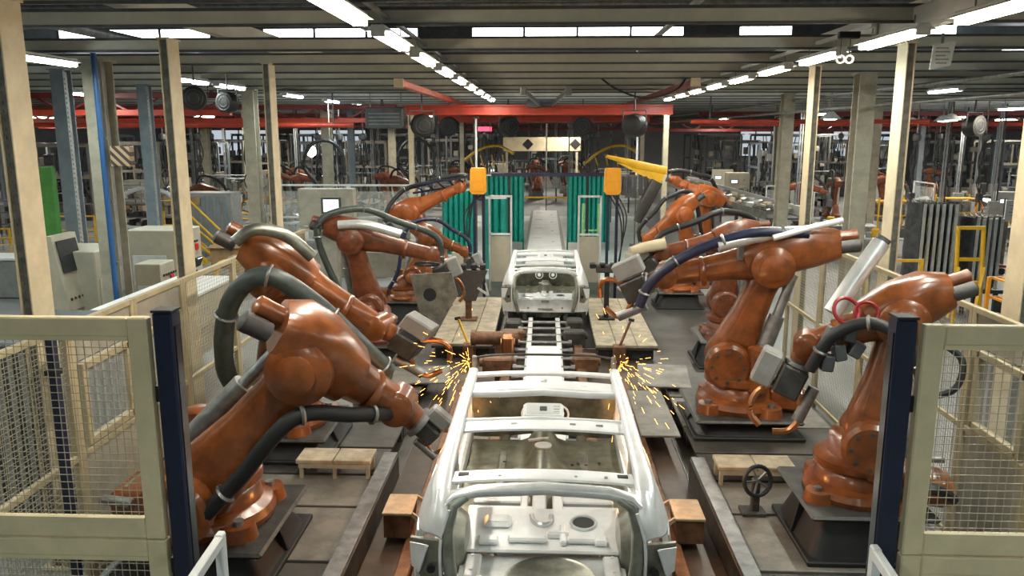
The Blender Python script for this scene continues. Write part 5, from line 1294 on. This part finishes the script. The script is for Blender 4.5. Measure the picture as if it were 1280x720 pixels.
r = thing('box_pallet', 'grey pallet stand carrying the cardboard boxes', 'pallet', (-8.1, 20.3, 0))
m = MB(); m.box((-8.1, 20.3, .57), (2.0, 1.7, .06)); m.build('deck', 'grey', r)
for dx in (-.85, .85):
    for dy in (-.7, .7): m = MB(); m.bar((-8.1 + dx, 20.3 + dy, 0), (-8.1 + dx, 20.3 + dy, .55), .1); m.build('leg', 'grey', r)
r = thing('yellow_hoop', 'thick yellow protective hoop on the floor before the cardboard boxes', 'hoop', (-7.2, 18.2, 0))
m = MB(); m.tube([(-7.75, 18.2, 0), (-7.7, 18.2, .85), (-7.5, 18.2, 1.1), (-6.9, 18.2, 1.1), (-6.7, 18.2, .85), (-6.65, 18.2, 0)], .07, n=12, sub=4); m.build('tube', 'yellow', r)
for x in (-7.75, -6.65): m = MB(); m.box((x, 18.2, .015), (.26, .26, .03)); m.build('foot_plate', 'yellow', r)
# white round side frame (car side ring) on a stand
r = thing('car_side_frame', 'white curved car side frame standing on a yellow stand', 'car part', (-12.8, 25.5, 0))
m = MB(); m.tube([(-14.2, 25.5, 1.1), (-13.9, 25.5, 1.9), (-13.1, 25.5, 2.3), (-12.2, 25.5, 2.15), (-11.7, 25.5, 1.5), (-11.6, 25.5, 1.1), (-12.9, 25.5, 1.0), (-14.2, 25.5, 1.1)], .07, n=10, sub=5); m.tube([(-12.9, 25.5, 1.05), (-12.9, 25.5, 2.28)], .05); m.build('frame', 'galv_light', r)
for x in (-14, -11.8): m = MB(); m.bar((x, 25.5, 0), (x, 25.5, 1.15), .08); m.build('stand', 'yellow', r)
m = MB(); m.bar((-14, 25.5, .6), (-11.8, 25.5, .6), .06); m.build('tie', 'yellow', r)
r = thing('green_locker', 'bright green tall panel among dark part stacks', 'panel', (-16.2, 25.5, 0))
m = MB(); m.box((-16.2, 25.5, 1.5), (.6, .25, 3.0), bev=.02); m.build('panel', 'green', r); m = MB(); m.box((-16.2, 25.4, .03), (.9, .6, .06)); m.build('foot', 'grey_dark', r)
# operator panel with lit screen
r = thing('operator_panel', 'beige operator panel with a bright screen behind the white guard fence', 'control panel', (-5.7, 20.8, 0))
m = MB(); m.box((-5.7, 20.8, 2.18), (1.45, .4, .95), bev=.02); b = m.build('case', 'beige_dark', r)
m = MB(); m.box((-5.55, 20.59, 2.22), (.52, .03, .42), bev=.01); q = m.build('bezel', 'motor_dark', b)
m = MB(); m.box((-5.55, 20.57, 2.22), (.4, .01, .32)); m.build('screen', 'screen_lit', q)
m = MB()
for k in range(4): m.cyl((-5.9 + .2 * k, 20.55, 1.84), (-5.9 + .2 * k, 20.6, 1.84), .035, n=10)
m.split('button', 'red_button', b)
m = MB(); m.box((-5.7, 20.8, .85), (.5, .3, 1.7), bev=.02); m.build('pillar', 'beige_dark', r)
m = MB(); m.box((-5.2, 20.7, 1.6), (2.4, .7, .06)); m.build('shelf', 'beige', r)
fl = 'white framed guard fence panel behind the operator panel'
for i in range(2): P['fence'].put((-6.6 + 2.05 * i, 22.6, .75), 0, fl, 'guard fence behind the operator panel')
r = thing('fence_plinth', 'long beige machine bed under the white guard fence', 'machine bed', (-5.6, 22.6, 0))
m = MB(); m.box((-5.6, 22.6, .37), (4.3, .5, .74), bev=.02); m.build('bed', 'beige_dark', r)
# looped black hose
for (x, y, lb) in ((-7.4, 26.5, 'big black hose loop hanging beside a wide cream column'), (-4.9, 30, 'big black hose loop hanging above the distant robots')):
    r = thing('hose_loop', lb, 'hose', (x, y, 2.2)); m = MB()
    m.tube([(x - .2, y, 1.2), (x - .1, y, 2.2), (x - .6, y, 3.0), (x - .3, y, 3.7), (x + .3, y, 3.8), (x + .7, y, 3.4), (x + .75, y, 2.7)], .06, n=8, sub=6); m.build('hose', 'rubber', r)
    m = MB(); m.bar((x + .3, y, 3.8), (x + .3, y, 5.24), .03); m.build('hanger', 'grey', r); m = MB(); m.box((x - .2, y, .6), (.3, .3, 1.2), bev=.03); m.build('outlet', 'grey_dark', r)
# cream girder with black diamond, far centre
r = thing('diamond_beam', 'cream beam with a black diamond mark over the far machines', 'beam', (-.5, 44, 3.2))
m = MB(); m.box((-.2, 44, 3.45), (4.2, .2, .75), bev=.02); b = m.build('beam', 'cream', r)
for x in (-.95, 2.0 - .4): m = MB(); q = [(x - .3, 43.88, 3.45), (x, 43.88, 3.75), (x + .3, 43.88, 3.45), (x, 43.88, 3.15)]; m.prism(q, (0, .015, 0)); m.build('diamond', 'black', b)
for x in (-2.1, 1.7): m = MB(); m.bar((x, 44, 0), (x, 44, 3.2), .12); m.build('post', 'cream_grey', r)
for (x, y, lb) in ((-2.6, 36, 'yellow boom of a far jig near the thin white rod'), (3.0, 37, 'yellow boom of a far jig beside the crane post')):
    r = thing('yellow_boom', lb, 'boom', (x, y, 0)); m = MB(); m.tube([(x - 1.2, y, 2.7), (x - .4, y, 3.3), (x + .5, y, 3.5), (x + 1.2, y, 3.15)], .06, n=8, sub=5); m.build('boom', 'yellow', r)
    m = MB(); m.bar((x, y, 0), (x, y, 3.4), .1); m.build('mast', 'grey_dark', r)
    m = MB()
    for k in range(4): m.bar((x - .8 + .5 * k, y, 3.1), (x - .6 + .45 * k, y, 2.6), .05)
    m.split('clamp', 'yellow', r)
r = thing('red_lit_sign', 'small glowing red sign far behind the crane', 'sign', (-3.1, 42, 4.1)); m = MB(); m.box((-3.1, 41.5, 4.25), (.7, .06, .22)); m.build('face', 'sign_red', r); m = MB(); m.bar((-3.1, 41.55, 4.3), (-3.1, 41.55, 5.24), .03); m.build('hanger', 'grey', r)

# ---- right side: panel stacks, racks, trolleys
def sheet_stack(n, x, y, lab, dx=.2, h=1.8, z=.72):
    r = thing('panel_cart', 'steel cart under the ' + lab, 'cart', (x, y, 0))
    m = MB(); m.box((x + dx * (n - 1) / 2, y, z - .05), (dx * n + .3, 1.1, .08)); m.build('deck', 'grey_dark', r)
    for sx in (-.1, dx * (n - 1) + .1):
        for sy in (-.45, .45): m = MB(); m.bar((x + sx, y + sy, 0), (x + sx, y + sy, z - .08), .08); m.build('leg', 'grey_dark', r)
    proto = None
    for k in range(n):
        X = x + dx * k
        rows = [[(X + .05 * math.sin(j * 1.1) + .02 * (i % 2), y - .45 + .13 * j, z + h * i / 6 + (.05 if j in (0, 7) else 0)) for j in range(8)] for i in range(7)]
        r = thing('sheet_panel', 'upright pressed grey sheet panel in the ' + lab, 'sheet panel', (X, y, z), 'panels in the ' + lab)
        m = MB(); m.grid(rows, (.025, 0, 0)); m.build('skin', 'galv_dark' if k % 2 else 'parts_dark', r, 60)
        m = MB(); m.bar((X + .06, y - .47, z), (X + .06, y - .47, z + h), .06, .03); m.build('edge_flange', 'galv', r)
sheet_stack(6, 8.42, 18.7, 'tall row stack beside the cream column', dx=.14)
sheet_stack(5, 9.62, 18.7, 'stack behind the yellow frame', dx=.13, h=1.6, z=.6)
r = thing('curved_panel', 'dark panel with a curved top edge leaning at the yellow frame', 'sheet panel', (10.7, 18.1, 0))
m = MB(); m.loft([(10.7, 18.1, .3), (10.7, 18.1, 1.8), (10.77, 18.1, 2.05), (11.0, 18.1, 2.12)], (.08, .9), up=(0, 1, 0), n=12, e=8); m.build('panel', 'parts_dark', r); m = MB(); m.box((10.7, 18.1, .15), (.4, 1, .3)); m.build('foot', 'grey_dark', r)
r = thing('yellow_stand', 'yellow tube frame in front of the upright panel stack', 'frame', (9.0, 17.2, 0))
for x in (8.72, 9.25): m = MB(); m.tube([(x, 17.0, 0), (x, 17.1, 1.3), (x, 17.2, 2.15)], .045, n=8); m.build('upright', 'yellow', r)
for z in (2.12, 1.45, .95): m = MB(); m.bar((8.72, 17.15, z), (9.25, 17.15, z), .07); m.build('cross_tube', 'yellow', r)
m = MB(); m.bar((8.72, 17, 1.3), (8.4, 16.6, .3), .06); m.bar((9.25, 17, 1.3), (8.9, 16.6, .2), .06); m.split('brace', 'yellow', r)
r = thing('yellow_stand', 'low yellow guard frame beside the cream column and panel stack', 'frame', (6.8, 15.5, 0))
for x in (6.35, 7.1): m = MB(); m.bar((x, 15.2, 0), (x, 15.2, 1.75), .06); m.build('upright', 'yellow', r)
for z in (1.72, 1.2): m = MB(); m.bar((6.35, 15.2, z), (7.1, 15.2, z), .05); m.build('cross_tube', 'yellow', r)
r = thing('orange_trolley', 'orange roller trolley with slatted shelves by the blue-grey column', 'trolley', (9.15, 15.2, 0))
for x in (8.6, 9.7):
    for y in (14.85, 15.6): m = MB(); m.bar((x, y, 0), (x, y, 1.35), .06); m.build('post', 'yellow_box', r)
for z in (.55, .95, 1.33):
    m = MB(); m.bar((8.6, 14.85, z), (9.7, 14.85, z), .05); m.bar((8.6, 15.6, z), (9.7, 15.6, z), .05); m.split('rail', 'yellow_box', r)
    for k in range(7): m = MB(); m.bar((8.68 + .155 * k, 14.85, z), (8.68 + .155 * k, 15.6, z), .04); m.build('slat', 'yellow_box', r)
m = MB(); m.loft([(8.75, 15.2, 1.46), (9.1, 15.2, 1.53), (9.55, 15.2, 1.46)], [(.35, .18), (.42, .3), (.35, .14)], n=12, e=3)
r2 = thing('metal_bracket', 'curved grey metal casting lying on the orange trolley', 'casting', (9.15, 15.2, 1.36)); m.build('casting', 'steel', r2)
r = thing('notice_board', 'white notice board with faint print on a post beyond the panel stacks', 'sign', (11.3, 19.6, 0))
m = MB(); m.box((11.3, 19.6, 2.25), (.62, .03, .5)); b = m.build('board', 'white', r); m = MB(); m.bar((11.3, 19.65, 0), (11.3, 19.65, 2.4), .05); m.build('post', 'grey', r)
m = MB()
for k in range(4): m.box((11.3, 19.58, 2.38 - .08 * k), (.45 - .06 * (k % 2), .006, .02))
m.stuff('print_line', 'grey', b)
# long white edged conveyor
r = thing('scrap_conveyor', 'long inclined conveyor with a bright white side wall carrying pressed parts', 'conveyor', (8.5, 36, 0))
A, B_ = V((7.7, 44, 1.55)), V((8.9, 27.5, 1.35)); m = MB(); m.bar(A, B_, .05, .42); m.build('side_wall', 'white', r)
m = MB(); m.bar(A + V((-.7, 0, -.15)), B_ + V((-.7, 0, -.15)), 1.3, .06); m.build('belt', 'grey_dark', r)
m = MB(); m.bar(A + V((-1.4, 0, -.05)), B_ + V((-1.4, 0, -.05)), .05, .25); m.build('side_wall', 'galv_dark', r)
for k in range(6):
    c = A.lerp(B_, k / 5)
    for dx in (-1.35, -.05): m = MB(); m.bar((c.x + dx, c.y, 0), (c.x + dx, c.y, c.z - .2), .09); m.build('leg', 'grey_dark', r)
rn = random.Random(5)
for k in range(46):
    c = A.lerp(B_, .03 + .94 * k / 46) + V(((-1.12, -.70, -.30)[k % 3], 0, -.06)); wd = rn.uniform(.15, .32)
    m = MB(); m.box(c + V((0, 0, .12)), (wd, rn.uniform(.2, .5), rn.uniform(.05, .22)), M.Rotation(rn.uniform(-.5, .5), 3, 'Z') @ M.Rotation(rn.uniform(-.3, .3), 3, 'Y'), bev=.02)
    tag(m.build('pressed_part', rn.choice(['galv', 'galv_dark', 'cream', 'plank', 'steel', 'galv'])), 'small pressed metal part lying on the white walled conveyor', 'metal part', 'parts on the white walled conveyor')
r = thing('yellow_machine', 'yellow sided machine with dark rollers behind the folded link robot', 'machine', (5.4, 20.2, 0))
m = MB(); m.box((5.35, 20.3, 1.35), (1.9, .8, .5), bev=.03); m.build('body', 'beige', r); m = MB(); m.box((5.35, 19.86, 1.5), (1.7, .04, .14)); m.build('panel', 'yellow', r); m = MB(); m.box((5.2, 19.86, 1.2), (.7, .05, .22)); m.build('panel', 'yellow', r)
for dx in (-.8, .8): m = MB(); m.bar((5.35 + dx, 20.3, 0), (5.35 + dx, 20.3, 1.1), .15); m.build('leg', 'grey_dark', r)
m = MB(); m.cyl((4.4, 19.9, 1.72), (6.2, 19.9, 1.72), .09); m.build('roller', 'black', r)

for (x, y, lb) in ((-5.75, 8.6, 'added dark grey ribbed cabinet darkening the view behind the side fence window panel'), (5.9, 8.9, 'dark grey ribbed cabinet beyond the side fence of the red ring hose robot')):  # left cabinet added to darken the view behind the mesh
    r = thing('ribbed_cabinet', lb, 'cabinet', (x, y, 0)); m = MB(); m.box((x, y, 1.0), (1.1, 1.6, 1.9), bev=.02); m.build('body', 'grey_dark', r); m = MB(); m.box((x, y, .03), (1.0, 1.5, .06)); m.build('plinth', 'black', r)
    for k in range(8): m = MB(); m.box((x - .48 + .137 * k, y - .81, 1.0), (.05, .03, 1.7)); m.build('rib', 'grey', r)
    sx = 1 if x < 0 else -1
    for k in range(10): m = MB(); m.box((x + sx * .56, y - .7 + .155 * k, 1.0), (.03, .06, 1.7)); m.build('rib', 'grey', r)
# ---- scattered cells (left, centre, right, far)
for (x, y, rr) in ((-8.1, 20.3, 1.6), (-10.2, 23.5, 1.6), (-12.8, 25.5, 1.6), (-12.5, 19.5, 2.3), (-7.2, 18.2, 1), (-16.2, 25.5, .8), (-9.6, 12, 1), (9, 18.7, 1.8), (10.7, 18, 1.5), (9.15, 15.2, 1.0), (11.3, 19.6, .5), (6.8, 15.3, .8), (5.35, 20.2, 1.4), (7, 36, 1.6), (7.2, 32, 1.6), (7.4, 28.5, 1.6), (6.8, 40, 1.6), (6.4, 43.5, 1.5), (-.2, 44, 2.4), (-2.6, 36, .6), (3, 37, .6), (-9.9, 34, .5), (4.3, 22.2, 1.2), (-7.4, 26.5, .8), (-4.9, 30, .8)): TAKEN.append((x, y, rr))
LZ = 'on the side of the welding controllers'; RZ = 'on the side of the panel stacks'; CZ = 'behind the red crane'
scatter('rackd', 7, (-26, -12), (23, 32), LZ, 1); scatter('rack', 7, (-28, -9), (24, 44), LZ, 2); scatter('robot', 7, (-15, -5), (27, 44), LZ, 3); scatter('hoist', 16, (-18, -5), (22, 44), LZ, 4)
scatter('bench', 7, (-22, -9), (16, 34), LZ, 5); scatter('jig', 7, (-16, -5), (25, 40), LZ, 6); scatter('fencey', 9, (-18, -10), (20, 36), LZ, 7, 1.0); scatter('bin', 6, (-20, -10), (17, 34), LZ, 8); scatter('cab', 5, (-20, -7), (26, 46), LZ, 9); scatter('cabg', 4, (-18, -7), (24, 40), LZ, 10)
scatter('robot', 7, (-6, 6), (40, 58), CZ, 11); scatter('hoist', 14, (-5, 5), (34, 56), CZ, 12); scatter('jig', 6, (-6, 6), (42, 60), CZ, 13); scatter('rack', 5, (-8, 8), (48, 64), CZ, 14); scatter('fence', 5, (-6, 6), (40, 50), CZ, 15, 1.0, (0,)); scatter('cab', 3, (-7, 7), (46, 62), CZ, 16)
scatter('rackd', 5, (10, 26), (26, 44), RZ, 21); scatter('rack', 6, (11, 30), (23, 48), RZ, 22); scatter('robot', 5, (10, 22), (26, 46), RZ, 23); scatter('hoist', 10, (9, 24), (24, 46), RZ, 24); scatter('bench', 6, (8, 22), (22, 40), RZ, 25); scatter('jig', 6, (9, 22), (22, 42), RZ, 26)
scatter('racky', 4, (9.5, 20), (21, 36), RZ, 27); scatter('bin', 6, (9, 22), (20, 36), RZ, 28); scatter('trolley', 5, (11, 20), (20, 34), RZ, 29); scatter('cab', 4, (10, 26), (28, 48), RZ, 30); scatter('cabg', 4, (10, 24), (24, 44), RZ, 31); scatter('fence', 5, (10, 24), (26, 40), RZ, 32, 1.1)
scatter('cellb', 7, (-27, -9), (27, 56), LZ, 41, 1.45); scatter('cellg', 8, (-26, -6), (30, 58), LZ, 42, 1.45); scatter('celly', 6, (-24, -6), (30, 56), LZ, 43, 1.45); scatter('drop', 14, (-22, -5.5), (24, 50), LZ, 44, .4)
scatter('cellb', 5, (-7, 7), (46, 66), CZ, 45, 1.45); scatter('cellg', 6, (-7, 6), (42, 64), CZ, 46, 1.45); scatter('drop', 8, (-4, 5), (34, 54), CZ, 47, .4)
scatter('cellb', 7, (10, 28), (27, 56), RZ, 48, 1.45); scatter('cellg', 8, (9, 26), (29, 58), RZ, 49, 1.45); scatter('celly', 5, (10, 28), (28, 54), RZ, 50, 1.45); scatter('drop', 12, (9, 24), (22, 48), RZ, 51, .4)
scatter('rack', 8, (-30, -7), (40, 64), LZ, 52); scatter('rackd', 8, (-30, -9), (36, 60), LZ, 53); scatter('rack', 8, (9, 32), (40, 64), RZ, 54); scatter('rackd', 8, (10, 32), (36, 60), RZ, 55)
for k_, p_ in P.items():
    if not p_.used:
        for ch in list(p_.root.children_recursive): bpy.data.objects.remove(ch)
        bpy.data.objects.remove(p_.root)
